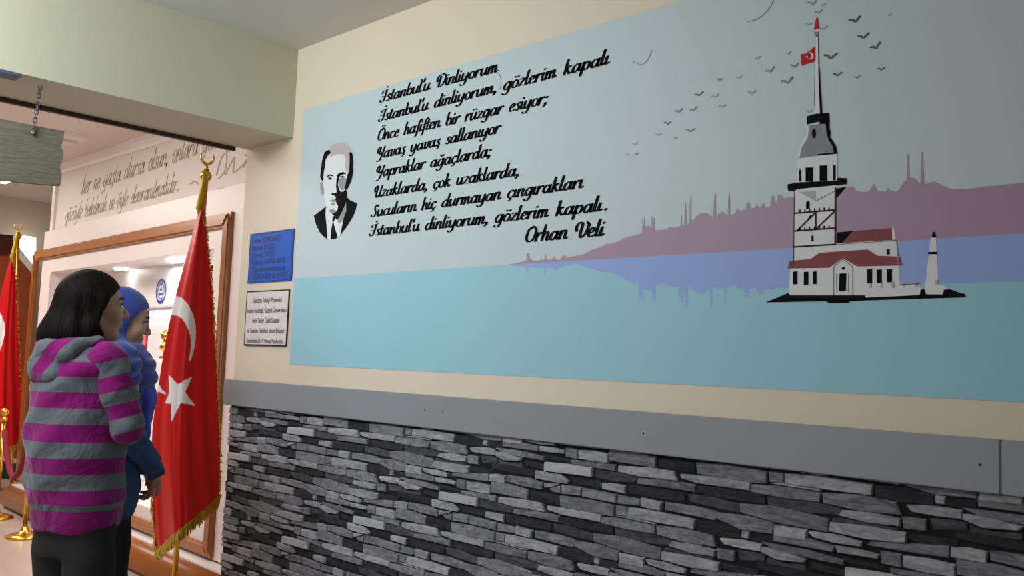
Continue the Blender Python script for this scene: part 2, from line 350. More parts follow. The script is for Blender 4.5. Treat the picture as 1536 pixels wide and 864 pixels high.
# stones read further to the right, second frame of reference
ST2 = '''M 560,690 700,698 950,714 950,774 820,757 545,712
L 957,718 1040,722 1137,742 1132,802 1050,787 955,770
L 1147,742 1309,765 1309,835 1150,797
L 398,728 510,735 612,765 716,777 712,837 600,827 440,792 398,767
E 720,775 820,778 1000,790 1140,810 1309,842 1309,880 720,880
D 750,642 900,655 1100,662 1309,702 1309,747 1140,727 960,707 760,687
M 722,558 842,580 860,632 722,604
E 852,578 960,585 1040,602 1040,642 870,637
L 1015,560 1160,590 1306,620 1180,642 1090,627 1018,585
E 1046,610 1090,630 1180,645 1309,650 1309,690 1046,655
D 1100,462 1309,498 1309,502 1110,470
L 1098,478 1309,508 1309,560 1200,550 1095,528
E 1020,530 1309,575 1309,602 1160,588
L 740,512 880,518 1014,540 1014,584 900,572 765,548
L 880,506 1010,526 1040,548 1016,540
D 590,402 740,410 876,436 876,512 720,498 590,462
D 935,448 1095,475 1095,528 935,506
L 880,458 932,465 932,500 880,496
M 640,880 720,838 860,850 1000,864 1000,885'''
V1 = np.array([.4865, .1525]); V2 = np.array([0, .4575])
def parea(p): return .5*abs(sum(p[i][0]*p[(i+1) % len(p)][1]-p[(i+1) % len(p)][0]*p[i][1] for i in range(len(p))))
def cent(p): return np.mean(np.array(p), 0)
def inpoly(q, p):
    c = False; n = len(p)
    for i in range(n):
        a, b_ = p[i], p[i-1]
        if (a[1] > q[1]) != (b_[1] > q[1]) and q[0] < (b_[0]-a[0])*(q[1]-a[1])/(b_[1]-a[1])+a[0]: c = not c
    return c
tile = []
for src, ox in ((ST, 740), (ST2, 1136)):
    for ln in src.split('\n'):
        k, rest = ln.split(' ', 1); raw = [tuple(map(float, s.split(','))) for s in rest.split()]
        rank = 0 if ox == 740 else 1
        if min(r[0] for r in raw) <= 2 or max(r[0] for r in raw) >= 1305 or max(r[1] for r in raw) > 862 or (ox == 740 and cent(raw)[1] < 305 and raw[0][1] < 290 and raw[0][0] > 360): rank += 2
        tile.append((rank, k, [W(ox+x/3.2725, 600+y/3.2725) for x, y in raw]))
for k, P in (('L', [(378, 12), (430, 9), (482, 12), (481, 38), (430, 39), (379, 36)]), ('E', [(346, 78), (300, 82), (222, 84), (222, 87)][:0])):
    if P: tile.append((.5, k, [(-2.2+u/900, 1.15-v/900) for u, v in P]))
tile.sort(key=lambda t: t[0])
# coverage of the repeating cell, kept on a small raster
NU, NV = 260, 240; cover = np.zeros((NU, NV), bool)
def cells(p):
    p = np.array(p); x0, z0 = p.min(0); x1, z1 = p.max(0)
    gx, gz = np.meshgrid(np.arange(x0, x1, .0015), np.arange(z0, z1, .0015)); ins_ = np.zeros(gx.shape, bool)
    for i in range(len(p)):
        a, b_ = p[i], p[i-1]
        if a[1] != b_[1]: ins_ ^= ((a[1] > gz) != (b_[1] > gz)) & (gx < (b_[0]-a[0])*(gz-a[1])/(b_[1]-a[1])+a[0])
    gx, gz = gx[ins_], gz[ins_]; iu = gx/V1[0]; fu = iu-np.floor(iu); fz = (gz-iu*V1[1])/V2[1]; fz -= np.floor(fz)
    return (fu*NU).astype(int) % NU, (fz*NV).astype(int) % NV
kept = []
for cut, k, pts in tile:
    iu, iv = cells(pts)
    if len(iu) == 0: continue
    f = cover[iu, iv].mean()
    if f > (.30 if cut < 2 else .35): continue
    cover[iu, iv] = True; kept.append((k, pts, cent(pts)))
print('stone cell coverage', round(float(cover.mean()), 3), len(kept))
def grow(p, g=.0009):
    n = len(p); out = []
    sg_ = 1 if sum(p[i][0]*p[(i+1) % n][1]-p[(i+1) % n][0]*p[i][1] for i in range(n)) > 0 else -1
    for i in range(n):
        a, b_, c_ = [np.array(p[j % n]) for j in (i-1, i, i+1)]
        d1 = (b_-a)/(np.linalg.norm(b_-a)+1e-9); d2 = (c_-b_)/(np.linalg.norm(c_-b_)+1e-9); nn = np.array([d1[1]+d2[1], -d1[0]-d2[0]])*sg_
        nn /= (np.linalg.norm(nn)+1e-9); k_ = max(.6, abs(nn@np.array([d1[1], -d1[0]]))); out.append(tuple(b_+nn*g/k_))
    return out
kept = [(k, grow(p), c) for k, p, c in kept]
def clip(p, f):
    out = []
    for i in range(len(p)):
        a, b_ = p[i-1], p[i]; fa, fb = f(a), f(b_)
        if (fa < 0) != (fb < 0): t = fa/(fa-fb); out.append((a[0]+(b_[0]-a[0])*t, a[1]+(b_[1]-a[1])*t))
        if fb >= 0: out.append(b_)
    return out
def stone_mesh(name, pts, h, rnd):
    """pts relative to centre; bevelled slab with a front face that tilts a little"""
    n = len(pts); c = np.mean(np.array(pts), 0); vs = [(p[0], 0, p[1]) for p in pts]
    tx, tz = rnd.uniform(-.012, .012), rnd.uniform(-.04, .04)
    for s, d in ((.0010, .6), (.0032, 1.0)):
        for p in pts:
            v = np.array(p)-c; L = np.linalg.norm(v)+1e-6
            q = c+v-np.array([math.copysign(min(abs(v[0])*.5, s), v[0]), math.copysign(min(abs(v[1])*.5, s), v[1])])
            vs.append((q[0], -(h*d+(q[0]-c[0])*tx+(q[1]-c[1])*tz*d), q[1]))
    vs.append((c[0], -h*1.06, c[1])); fs = []
    for r in range(2):
        for i in range(n):
            k = (i+1) % n; fs.append((r*n+i, r*n+k, (r+1)*n+k, (r+1)*n+i))
    for i in range(n): fs.append((2*n+i, 2*n+(i+1) % n, 3*n))
    me = bpy.data.meshes.new(name); me.from_pydata(vs, [], fs)
    bm = bmesh.new(); bm.from_mesh(me); bmesh.ops.recalc_face_normals(bm, faces=bm.faces); bm.to_mesh(me); bm.free(); return me
clad = thing('stone_cladding', 'grey and charcoal ledge stone cladding covering the wall below the rail', 'cladding', (0, 0, 0))
obj('joint_backing', box(XB1+.001, 1.59, -.004, -.0004, 0.001, RB-.0005), M['mortar'], clad)
cand = []
rs = random.Random(3)
for idx, (k, pts, c) in enumerate(kept):
    rel = [(p[0]-c[0], p[1]-c[1]) for p in pts]
    if sum(rel[i][0]*rel[(i+1) % len(rel)][1]-rel[(i+1) % len(rel)][0]*rel[i][1] for i in range(len(rel))) < 0: rel = rel[::-1]
    h = {'V': .016, 'L': .014, 'M': .011, 'D': .007, 'E': .008}[k]*rs.uniform(.85, 1.15)
    me = stone_mesh('stone', rel, h, rs); me.materials.append(SM[k])
    for i in range(-12, 14):
        for j in range(-16, 16):
            cc = c+V1*i+V2*j
            if not (XB1-.15 < cc[0] < 1.6 and 0 < cc[1] < RB+.06): continue
            ab = [(p[0]+cc[0], p[1]+cc[1]) for p in rel]; own = None
            if min(p[0] for p in ab) < XB1+.002 or max(p[1] for p in ab) > RB-.0008 or min(p[1] for p in ab) < .005 or max(p[0] for p in ab) > 1.59:
                for f in (lambda p: p[0]-XB1-.002, lambda p: RB-.0008-p[1], lambda p: p[1]-.005, lambda p: 1.59-p[0]):
                    if ab: ab = clip(ab, f)
                if len(ab) < 3 or parea(ab) < 1.2e-4: continue
                own = [(p[0]-cc[0], p[1]-cc[1]) for p in ab]
            pr = [proj((p[0], -.008, p[1])) if p[0] < 1.4 and True else (9e9, 0) for p in ab]
            vis = clip(clip(clip(pr, lambda p: p[0]), lambda p: 1536-p[0]), lambda p: 864-p[1]) if all(p[0] < .3 for p in ab) else []
            va = parea(vis) if len(vis) > 2 else 0
            cand.append((va, k, h, me, cc, own, rel))
cand.sort(key=lambda t: -t[0])
jv, jf, jm = [], [], []
keys = list(SM)
for n, (va, k, h, me, cc, own, rel) in enumerate(cand):
    if n < 300 and va > 0:
        m2 = me
        if own: m2 = stone_mesh('stone', own, h, rs); m2.materials.append(SM[k])
        s = bpy.data.objects.new('stone', m2); C.objects.link(s); s.parent = clad; s.location = (cc[0], -.0005, cc[1])
    else:
        q = own or rel; t = stone_mesh('tmp', q, h, rs); b0 = len(jv)
        jv += [(v.co.x+cc[0], v.co.y-.0005, v.co.z+cc[1]) for v in t.vertices]
        for p in t.polygons: jf.append(tuple(b0+v for v in p.vertices)); jm.append(keys.index(k))
        bpy.data.meshes.remove(t)
me = bpy.data.meshes.new('stones'); me.from_pydata(jv, [], jf)
o = link('small_stones', me, [SM[k] for k in keys], clad); me.polygons.foreach_set('material_index', jm); o['kind'] = 'stuff'
print('stones', len(kept), 'tile area', sum(parea(p[1]) for p in kept), 'of', .4865*.4575, 'cands', len(cand), 'visible', sum(1 for t in cand if t[0] > 0), '300th', cand[299][0])

# ------------------------------------------------------------ the mural
M['sky'] = mat('mural_sky_paint', srgb(190, 204, 208), .55, noise=.035, nscale=1.6, bump=.05, bscale=90)
M['sea'] = mat('mural_sea_paint', srgb(150, 198, 215), .55, noise=.04, nscale=2.2, bump=.05, bscale=90)
M['hill'] = mat('mural_mauve_paint', srgb(164, 136, 160), .55, noise=.04, nscale=4)
M['blue'] = mat('mural_periwinkle_paint', srgb(144, 168, 226), .55, noise=.04, nscale=4)
M['mblack'] = mat('mural_black_paint', srgb(10, 11, 14), .8, spec=.12)
M['mwhite'] = mat('mural_white_paint', srgb(222, 224, 226), .55, noise=.03, nscale=9, spec=.12)
M['mgrey'] = mat('mural_grey_paint', srgb(138, 140, 148), .55, noise=.15, nscale=14, spec=.12)
M['mlgrey'] = mat('mural_light_grey_paint', srgb(176, 180, 184), .55, spec=.12)
M['mred'] = mat('mural_roof_red_paint', srgb(138, 74, 78), .55, noise=.06, nscale=9, spec=.12)
M['mflag'] = mat('mural_flag_red_paint', srgb(190, 30, 36), .5, spec=.12)
M['mmaroon'] = mat('mural_maroon_paint', srgb(66, 34, 42), .55, spec=.12)
M['mink'] = mat('mural_lettering_black', srgb(8, 9, 10), .8, spec=.12)
M['mpink'] = mat('mural_hair_grey', srgb(186, 178, 180), .55, noise=.12, nscale=18, spec=.12)
M['mshade'] = mat('mural_face_grey', srgb(150, 152, 154), .55, noise=.1, nscale=20, spec=.12)
mx0, mx1, mz0, mz1 = -3.408, 1.2, 1.352, 2.476
e = .0004
mural = obj('mural', box(mx0, mx1, -.0012, -.0001, mz0, mz1), M['sky'])
tag(mural, 'wall mural of pale sky and turquoise sea with a poem, portrait and sea tower', 'mural')
Y1, Y2, Y3, Y4, Y5, Y6 = [-.0012-e*k for k in range(1, 7)]
wl = [W(440, 418), W(765, 397), W(1190, 372), W(1536, 350)]
wl.append((mx1, wl[-1][1]+(mx1-wl[-1][0])*(wl[-1][1]-wl[-2][1])/(wl[-1][0]-wl[-2][0])*.3))
wl[0] = (mx0, wl[0][1])
polys_mesh('sea', [[(mx0, mz0)]+wl+[(mx1, mz0)]], Y1, M['sea'], mural)
def z8(x, y): return W(740+x/3.2, 220+y/3.2)
def z5(x, y): return W(1130+x/2.617, 150+y/2.617)
H8 = [(80,565),(120,558),(160,545),(163,510),(173,510),(176,540),(205,548),(228,545),(232,525),(236,545),(247,540),(251,508),(256,540),(280,545),(292,530),(300,540),(320,545),(330,528),(345,520),(355,530),(380,528),(440,515),(465,500),(490,490),(515,482),(540,468),(570,465),(600,455),(625,442),(650,432),(680,426),(715,415),(717,345),(720,345),(722,400),(726,338),(729,338),(731,385),(745,378),(760,388),(762,335),(766,335),(769,400),(772,342),(776,342),(778,402),(830,398),(848,385),(865,390),(900,382),(902,330),(905,330),(907,378),(918,375),(922,270),(926,270),(928,375),(942,370),(945,238),(950,238),(952,355),(965,350),(973,337),(985,327),(1000,319),(1015,318),(1035,323),(1048,333),(1055,345),(1063,228),(1069,228),(1070,342),(1085,320),(1100,312),(1112,316),(1122,328),(1127,325),(1130,226),(1136,226),(1138,332),(1165,318),(1168,298),(1180,298),(1182,310),(1213,300),(1218,268),(1230,268),(1235,298),(1258,292),(1265,275),(1272,290),(1288,290),(1295,265),(1305,292),(1330,290),(1333,245),(1343,232),(1352,245),(1355,280),(1368,232),(1375,230),(1380,240),(1385,230),(1392,248),(1415,246),(1430,238),(1445,245),(1470,250)]
H5 = [(200,380),(370,345),(392,338),(405,358),(430,362),(455,360),(466,340),(475,328),(482,345),(488,358),(520,360),(530,345),(540,358),(565,360),(578,344),(590,325),(604,312),(606,215),(612,215),(614,305),(630,306),(645,318),(657,335),(660,205),(667,205),(670,335),(690,325),(712,320),(730,328),(740,335),(775,350),(840,350),(916,340)]
pl = [z8(*p) for p in H8]+[z5(*p) for p in H5]+[W(1536, 274), (mx1, W(1536, 274)[1]-.02)]+wl[:0:-1]
polys_mesh('far_shore', [pl], Y2, M['hill'], mural)
R8 = [(80,566),(120,575),(158,577),(162,610),(168,610),(170,578),(230,582),(243,585),(245,612),(252,612),(255,577),(280,583),(300,596),(315,585),(330,575),(400,560),(450,580),(485,590),(520,602),(580,605),(610,625),(640,640),(700,662),(704,735),(708,735),(711,668),(717,745),(722,745),(724,682),(745,692),(760,682),(765,740),(770,740),(772,676),(776,742),(780,742),(783,664),(820,655),(850,670),(890,672),(892,730),(897,730),(899,664),(906,752),(912,752),(914,660),(925,775),(932,775),(935,665),(950,682),(985,708),(1020,702),(1038,672),(1043,768),(1049,768),(1052,670),(1080,682),(1108,680),(1111,752),(1116,752),(1119,672),(1160,665),(1180,680),(1205,680),(1208,715),(1215,725),(1223,715),(1228,687),(1260,675),(1275,702),(1285,710),(1297,702),(1305,680),(1340,690),(1365,675),(1425,680)]
pl = [z8(*p) for p in R8]+[z5(300, 730), z5(575, 722), z5(765, 720), z5(916, 714), W(1536, 422), (mx1, W(1536, 422)[1]+.01)]+wl[:0:-1]
polys_mesh('shore_reflection', [pl], Y2, M['blue'], mural)
# tower
tw = polys_mesh('sea_tower', [[z5(*p) for p in P] for P in (
 [(175,230),(330,210),(333,345),(325,350),(325,560),(563,548),(573,650),(576,722),(652,722),(660,745),(655,768),(440,776),(142,770),(146,655),(160,645),(165,350),(172,325)],
 [(698,540),(718,540),(728,724),(765,734),(752,750),(745,764),(672,764)],
 [(545,503),(553,503),(563,552),(547,552)], [(175,232),(185,180),(207,145),(217,96),(262,90),(262,110),(190,215)],
 [(240,56),(247,40),(248,-20),(262,-20),(262,56)])], Y3, M['mwhite'], mural)
def part(name, polys, Y, m): return polys_mesh(name, [[z5(*p) for p in P] for P in polys], Y, m, tw)
part('rock', [[(50,795),(140,757),(146,767),(440,767),(440,776),(655,766),(658,745),(672,742),(680,763),(745,763),(750,745),(775,743),(810,757),(832,762),(835,775),(440,787),(380,790),(375,797),(300,798),(285,790)]], Y4, M['mblack'])
part('roof', [[(145,632),(225,625),(262,600),(450,587),(490,612),(578,615),(585,650),(410,654),(352,621),(300,659),(136,662)]], Y4, M['mred'])
part('roof', [[(392,515),(545,503),(547,550),(350,562)]], Y4, M['mred'])
part('roof_shadow', [[(330,520),(392,515),(350,562),(328,563)]], Y4, M['mblack'])
part('dome', [[(183,228),(190,190),(215,150),(222,100),(290,90),(298,140),(320,180),(325,212),(255,218)]], Y4, M['mgrey'])
part('dome_shadow', [[(286,90),(300,88),(300,115),(305,125),(302,145),(325,180),(331,212),(255,219),(255,213),(318,207),(314,185),(296,155),(288,125)]], Y5, M['mblack'])
part('dome_cap', [[(212,65),(245,55),(298,51),(301,85),(290,95),(262,95),(262,84),(213,97)]], Y5, M['mblack'])
part('balcony', [[(136,332),(175,324),(330,317),(335,305),(368,308),(368,331),(335,334),(180,350),(160,357),(138,357)]], Y5, M['mblack'])
part('balcony_shadow', [[(180,362),(247,358),(247,397)]], Y4, M['mlgrey'])
part('balcony_shadow', [[(322,350),(368,340),(330,384),(322,384)]], Y4, M['mblack'])
def quad(x0, y0, x1, y1): return [(x0, y0), (x1, y0-1), (x1, y1), (x0, y1)]
def ell(cx, cy, rx, ry, n=12): return [(cx+rx*math.cos(2*math.pi*k/n), cy+ry*math.sin(2*math.pi*k/n)) for k in range(n)]
for P in ([(180,320),(181,285),(185,268),(190,285),(190,320)], quad(207,266,236,321), quad(262,258,292,318), quad(315,256,325,316), ell(240,132,8,19), [(209,429),(209,405),(214,397),(220,397),(223,405),(223,428)], quad(230,533,238,554), quad(525,586,537,607), quad(158,674,175,724), quad(200,675,218,726), quad(235,674,250,723), quad(449,665,468,719), quad(486,666,506,719), quad(525,665,546,716), ell(355,661,6,6)):
    part('window', [P], Y5, M['mblack'])
part('door', [[(340,682),(367,680),(365,750),(338,751)]], Y5, M['mblack'])
lines = []
def ln(pts, w_, store): 
    for q in ribbon([z5(*p) for p in pts], w_, w_, 4): store.append([tuple(v) for v in q])
s1 = []; s2 = []
for P in ([(317,766),(317,655),(352,624),(392,655),(392,766)], [(247,397),(322,358)], [(575,725),(652,722)], [(563,552),(573,650)], [(325,568),(563,552)], [(328,682),(330,752)], [(376,680),(374,752)]):
    for a, c_ in zip(P, P[1:]): ln([a, c_], .0010, s1)
polys_mesh('outline', s1, Y5, M['mgrey'], tw)
for a, c_ in (((165,445),(325,432)), ((165,515),(325,503)), ((247,440),(247,508)), ((175,512),(242,446)), ((250,505),(318,440)), ((162,577),(325,567)), ((324,345),(323,568)), ((163,350),(160,645)), ((218,470),(226,455))): ln([a, c_], .0021 if a[0] != 163 else .0009, s2)
for k in range(7):
    ln([(185+k*19, 440-k*1.5), (185+k*19, 432-k*1.5)], .0018, s2); ln([(185+k*19, 511-k*1.5), (185+k*19, 503-k*1.5)], .0018, s2)
polys_mesh('timber_bracing', s2, Y5, M['mmaroon'], tw)
for q in ((456,715,466,738),(500,715,510,738),(545,713,556,738),(588,714,598,736),(638,711,648,732),(715,706,727,724)): part('bollard', [quad(*q)], Y5, M['mlgrey'])
part('beacon_top', [[(702,540),(705,521),(710,517),(715,521),(719,540)], quad(688,597,724,606)], Y5, M['mblack'])
def z4(x, y): return W(1100+x/3.523, y/3.523)
pol = polys_mesh('flagpole', [[z4(*p) for p in P] for P in ([(430,610),(438,190),(451,190),(458,560),(462,608)], [(432,160),(453,158),(452,195),(432,195)])], Y4, M['mwhite'], tw)
polys_mesh('flagpole_edge', [[z4(*p) for p in P] for P in ([(451,360),(457,360),(470,570),(472,600),(460,600)], [(434,195),(436,195),(432,560),(430,560)], [(450,195),(452,195),(455,370),(452,370)])], Y5, M['mblack'], tw)
polys_mesh('flagpole_knob', [[z4(*p) for p in [(430,170),(453,168),(451,190),(432,190)]]], Y5, M['mgrey'], tw)
polys_mesh('pole_tip', [[z4(*p) for p in [(441,95),(448,95),(456,155),(427,160)]]], Y5, M['mflag'], tw)
polys_mesh('flag', [[z4(*p) for p in [(360,288),(385,285),(410,265),(437,245),(437,325),(400,335),(362,348)]]], Y5, M['mflag'], tw)
def crescent(cx, cy, R, r, off, a0=-2.4, n=14, sx=1.0):
    out = [(cx+sx*R*math.cos(a), cy+R*math.sin(a)) for a in np.linspace(a0, -a0, n)]
    th = math.atan2(R*math.sin(-a0), R*math.cos(-a0)-off)
    return out+[(cx+sx*(off+r*math.cos(a)), cy+r*math.sin(a)) for a in np.linspace(th, -th, n)]
polys_mesh('flag_emblem', [[z4(*p) for p in crescent(408, 297, 19, 15, -6)], [z4(*p) for p in [(384,302),(391,299),(394,293),(396,300),(400,304),(394,305),(391,311),(390,304)]]], Y6, M['mwhite'], tw)
# gulls and faint scribbled arcs
def g5(x, y): return (930+x/4.32, 60+y/4.32)
def g6(x, y): return (1080+x/5.12, y/5.12)
BM = [mat('gull_paint_%s' % n, srgb(*c), .55) for n, c in (('dark', (72, 88, 92)), ('mid', (116, 132, 136)), ('faint', (148, 164, 168)))]
birds = [(g5(x, y), s, k) for x, y, s, k in ((1095,88,4,2),(1135,170,6,1),(978,200,7,1),(1090,270,9,1),(650,258,4,0),(515,355,6,0),(620,367,5,2),(855,342,6,2),(478,452,5,1),(385,463,6,1),(668,433,5,2),(312,540,5,0),(460,588,6,1),(250,615,4,2),(362,635,3,1),(100,675,4,2),(112,740,3,1),(50,745,2,1),(775,245,4,2),(895,120,4,2),(1228,465,4,2))]
birds += [(g6(x, y), s, k) for x, y, s, k in ((1042,158,9,0),(1105,283,8,0),(1200,362,8,0),(852,438,9,0),(905,575,6,0),(1055,595,4,1),(1240,533,5,1),(713,28,7,2),(795,42,4,2),(760,95,5,2),(685,190,4,2),(798,220,5,2),(1305,118,3,2))]
rb = random.Random(5)
for (x, y), s, k in birds:
    t = rb.uniform(-.2, .25); f = rb.choice([1, 1, .75])
    pts = [(x-s, y-s*.15+s*t), (x-s*.5, y-s*.12+s*.5*t), (x, y+s*.22), (x+s*.5*f, y-s*.22-s*.5*t), (x+s*f, y-s*.6-s*t)]
    q = [[tuple(v) for v in r_] for r_ in ribbon([W(*p) for p in pts], .0022*s/7+.0006, .0016*s/7+.0006, 3)]
    polys_mesh('gull', q, Y3, BM[k], mural)
for P in ([(1122,33),(1138,28),(1152,16),(1160,2),(1158,-6)], [(950,92),(962,97),(972,90),(978,76)], [(741,108),(750,112),(752,124),(751,134)]):
    polys_mesh('faint_arc', [[tuple(v) for v in r_] for r_ in ribbon([W(*p) for p in P], .0011, .0011, 5)], Y3, BM[1], mural)
# poem
XH = .0262
for txt, p0, p1 in (("İstanbul'u Dinliyorum", (571, 154), (750, 107)), ("İstanbul'u dinliyorum, gözlerim kapalı", (569, 183), (917, 95)), ("Önce hafiften bir rüzgar esiyor;", (566, 211.5), (824, 155)),
    ("Yavaş yavaş sallanıyor", (565, 239), (753, 199)), ("Yapraklar ağaçlarda;", (564, 267), (739, 234)), ("Uzaklarda, çok uzaklarda,", (561, 297), (782, 263)),
    ("Sucuların hiç durmayan çıngırakları", (557, 326), (878, 281.5)), ("İstanbul'u dinliyorum, gözlerim kapalı.", (555, 354.5), (917, 315)), ("Orhan Veli", (787, 363.5), (909, 353.5))):
    a, c_ = W(*p0), W(*p1)
    polys_mesh('poem_line', script_line(txt, a[0], a[1], c_[0]-.01, c_[1], XH*(1.08 if 'Orhan' in txt else 1)), Y3, M['mink'], mural)['kind'] = 'stuff'
# portrait
def z6(x, y): return W(440+x/4.321, 180+y/4.321)
pt = polys_mesh('portrait', [[z6(*p) for p in [(200,260),(240,235),(300,218),(345,235),(365,260),(350,440),(345,540),(330,620),(310,748),(285,765),(245,772),(215,765),(212,600),(215,565),(200,500),(192,400)]]], Y2, M['mwhite'], mural)
def pp_(name, P, Y, m): return [polys_mesh(name, [[z6(*p) for p in q]], Y, m, pt) for q in P][0]
pp_('suit', [[(135,620),(160,602),(190,580),(215,560),(210,610),(218,680),(222,772),(198,755),(175,730),(150,680)], [(345,495),(370,520),(415,540),(408,580),(390,625),(350,690),(306,748),(318,690),(328,640),(345,590)]], Y3, M['mblack'])
pp_('tie', [[(256,628),(268,622),(276,640),(263,662),(272,700),(287,745),(283,768),(262,773),(243,772),(247,720),(256,670)]], Y3, M['mblack'])
pp_('hair', [[(237,192),(240,170),(262,157),(280,148),(305,150),(330,143),(350,155),(368,177),(380,205),(374,270),(366,330),(350,345),(338,300),(340,240),(315,222),(285,222),(245,240)]], Y3, M['mpink'])
pp_('hair_shadow', [[(205,210),(220,198),(238,193),(246,215),(225,232),(212,260),(208,300),(200,340),(197,402),(186,390),(177,368),(182,320),(190,260)], [(368,208),(384,214),(390,250),(392,300),(388,350),(380,392),(365,425),(350,452),(338,445),(345,400),(352,360),(366,330),(368,260)]], Y4, M['mblack'])
pp_('face_shadow', [[(284,372),(292,350),(305,342),(325,338),(346,348),(330,352),(308,360),(298,385),(292,420),(300,450),(312,468),(332,462),(345,445),(352,480),(350,510),(342,545),(322,590),(300,632),(285,650),(268,622),(250,605),(270,603),(288,588),(294,560),(285,540),(272,520),(280,505),(272,492),(250,485),(252,472),(272,476),(284,470),(280,430),(282,400)]], Y4, M['mblack'])
pp_('cheek_shade', [[(300,385),(315,372),(345,378),(350,420),(335,452),(312,458),(300,430)], [(300,632),(322,590),(342,545),(338,620),(318,660),(300,672),(285,650)], [(174,405),(192,402),(202,450),(203,480),(190,490),(178,450)], [(232,590),(250,575),(285,590),(265,606),(248,604)]], Y3, M['mshade'])
pp_('brow', [[(224,362),(240,352),(262,357),(262,366),(240,362),(226,372)], [(302,347),(325,337),(345,345),(344,354),(322,349),(304,358)]], Y5, M['mblack'])
pp_('eye', [[(226,378),(240,370),(256,376),(250,388),(232,390)], [(306,368),(322,361),(338,366),(330,375),(312,376)]], Y5, M['mshade'])
pp_('pupil', [ell(242, 379, 7, 6, 8), ell(323, 368, 7, 5, 8)], Y6, M['mblack'])
pp_('mouth', [[(236,525),(252,518),(266,514),(284,524),(268,532),(252,531)], [(246,540),(262,538),(278,542),(262,556),(250,552)]], Y5, M['mshade'])

# ------------------------------------------------------------ two plaques on the wall
def panel(name, label, cat, cs, m, th=.006):
    P = [W(*c) for c in cs]; x0 = (P[0][0]+P[3][0])/2; x1 = (P[1][0]+P[2][0])/2; z1 = (P[0][1]+P[1][1])/2; z0 = (P[2][1]+P[3][1])/2
    t = thing(name, label, cat, (x0, 0, z0)); obj('panel', box(0, x1-x0, -th, -.0003, 0, z1-z0, .001), m, t); return t, x1-x0, z1-z0
M['bplq'] = mat('blue_acrylic', srgb(30, 92, 190), .3); M['bink'] = mat('dark_blue_print', srgb(10, 34, 110), .5)
M['wplq'] = mat('white_acrylic', srgb(226, 216, 214), .3); M['gink'] = mat('grey_print', srgb(96, 84, 90), .5); M['bbar'] = mat('black_edge', srgb(30, 28, 28), .4)
t, w_, h_ = panel('blue_plaque', 'bright blue plaque with dark blue thank you text and notched border', 'plaque', ((377,352),(443,342),(438,420.5),(372.6,426)), M['bplq'])
b = bmesh.new(); d = .006; q = .022
ring = [(d, d+q), (d, h_-d), (w_-d-q, h_-d), (w_-d, h_-d-q), (w_-d, d), (d+q, d)]
fr = []
for a, c_ in zip(ring, ring[1:]+ring[:1]): fr += [[tuple(v) for v in r_] for r_ in ribbon([a, c_], .0016, .0016, 2)]
polys_mesh('border', fr, -.0066, M['bink'], t)
for k, s in enumerate(('Emine KORKMAZ', 'Nevzat TAŞÇI', 'Zeynep TAŞÇI', 'Yıldıray DARILMAZ', 'Öğretmenlerimize', 'TEŞEKKÜR EDERİZ')):
    x = text_obj('text_line', s, .033, (.022, -.0068, h_-.046-k*.0335), M['bink'], t, off=.0006); ww = x.dimensions.x
    x.scale.x = (w_-.05)*(.75, .6, .65, .92, .92, 1.0)[k]/max(ww, 1e-3) if ww else 1
t, w_, h_ = panel('white_plaque', 'white plaque with five lines of condensed grey text and black edges', 'plaque', ((372,438.5),(434.8,434),(431,517.5),(368.5,517.5)), M['wplq'])
obj('edge_bar', box(-.001, w_+.001, -.008, -.0003, h_-.003, h_+.002), M['bbar'], t); obj('edge_bar', box(-.001, w_+.001, -.008, -.0003, -.004, .002), M['bbar'], t)
obj('edge_bar', box(-.002, .0005, -.0075, -.0003, 0, h_), M['bbar'], t); obj('edge_bar', box(w_-.0005, w_+.002, -.0075, -.0003, 0, h_), M['bbar'], t)
for k, s in enumerate(('Edebiyat Sokağı Projemizi', 'sosyal medyada Gazanlı Üniversitesi', 'Fethi Toker Güzel Sanatlar', 've Tasarım Fakültesi Resim Bölümü', 'Tarafından 2017 Yılında Yapılmıştır.')):
    x = text_obj('text_line', s, .030, (0, -.0068, h_-.052-k*.046), M['gink'], t, off=.0005); ww = x.dimensions.x
    f = (.72, .96, .68, .92, .94)[k]; x.scale.x = (w_-.012)*f/max(ww, 1e-3); x.location.x = w_/2-(w_-.012)*f/2
#PART2
# ------------------------------------------------------------ display cabinet of the back room
CO = np.array([-4.6, .5, 0.0]); CA = math.atan2(-.2, 3.85)
cdx = np.array([math.cos(CA), math.sin(CA), 0]); cdy = np.array([-math.sin(CA), math.cos(CA), 0])
def onP(x, y, P0, n):
    v = _f + _r*(x-768)/F - _u*(y-432)/F; t = ((P0-CAM)@n)/(v@n); return CAM+v*t
def onC(x, y, w=0.0):
    p = onP(x, y, CO+cdy*w, cdy)-CO; return (p@cdx, p[2])
cab = thing('display_cabinet', 'white built-in display cabinet with amber wood frame around a lit niche', 'cabinet', tuple(CO), CA)
M['bright'] = mat('niche_white', srgb(240, 238, 240), .4)
M['lampface'] = mat('lamp_face', (1, 1, 1, 1), .5, emit=14)
CL = -3.88; CT = 2.385; nx0, nx1 = onC(75, 415)[0], onC(321, 373)[0]; nz1 = 1.985; nz0 = .36
nz1 = onC(321, 373)[1]
ND = .62
for nm, q in (('side_panel', (CL, nx0, 0, ND+.06, .2, CT)), ('side_panel', (nx1, 0, 0, ND+.06, .2, CT)), ('top_panel', (nx0, nx1, 0, ND+.06, nz1, CT)), ('bottom_panel', (nx0, nx1, 0, ND+.06, .2, nz0)), ('back_panel', (nx0, nx1, ND, ND+.06, nz0, nz1))):
    obj(nm, box(*q), M['white'] if nm != 'back_panel' else M['bright'], cab)
tx0, tz1 = onC(55, 381); tx1 = onC(352, 318)[0]; tz1 = onC(352, 318)[1]; tz0 = .21; tw_ = .085
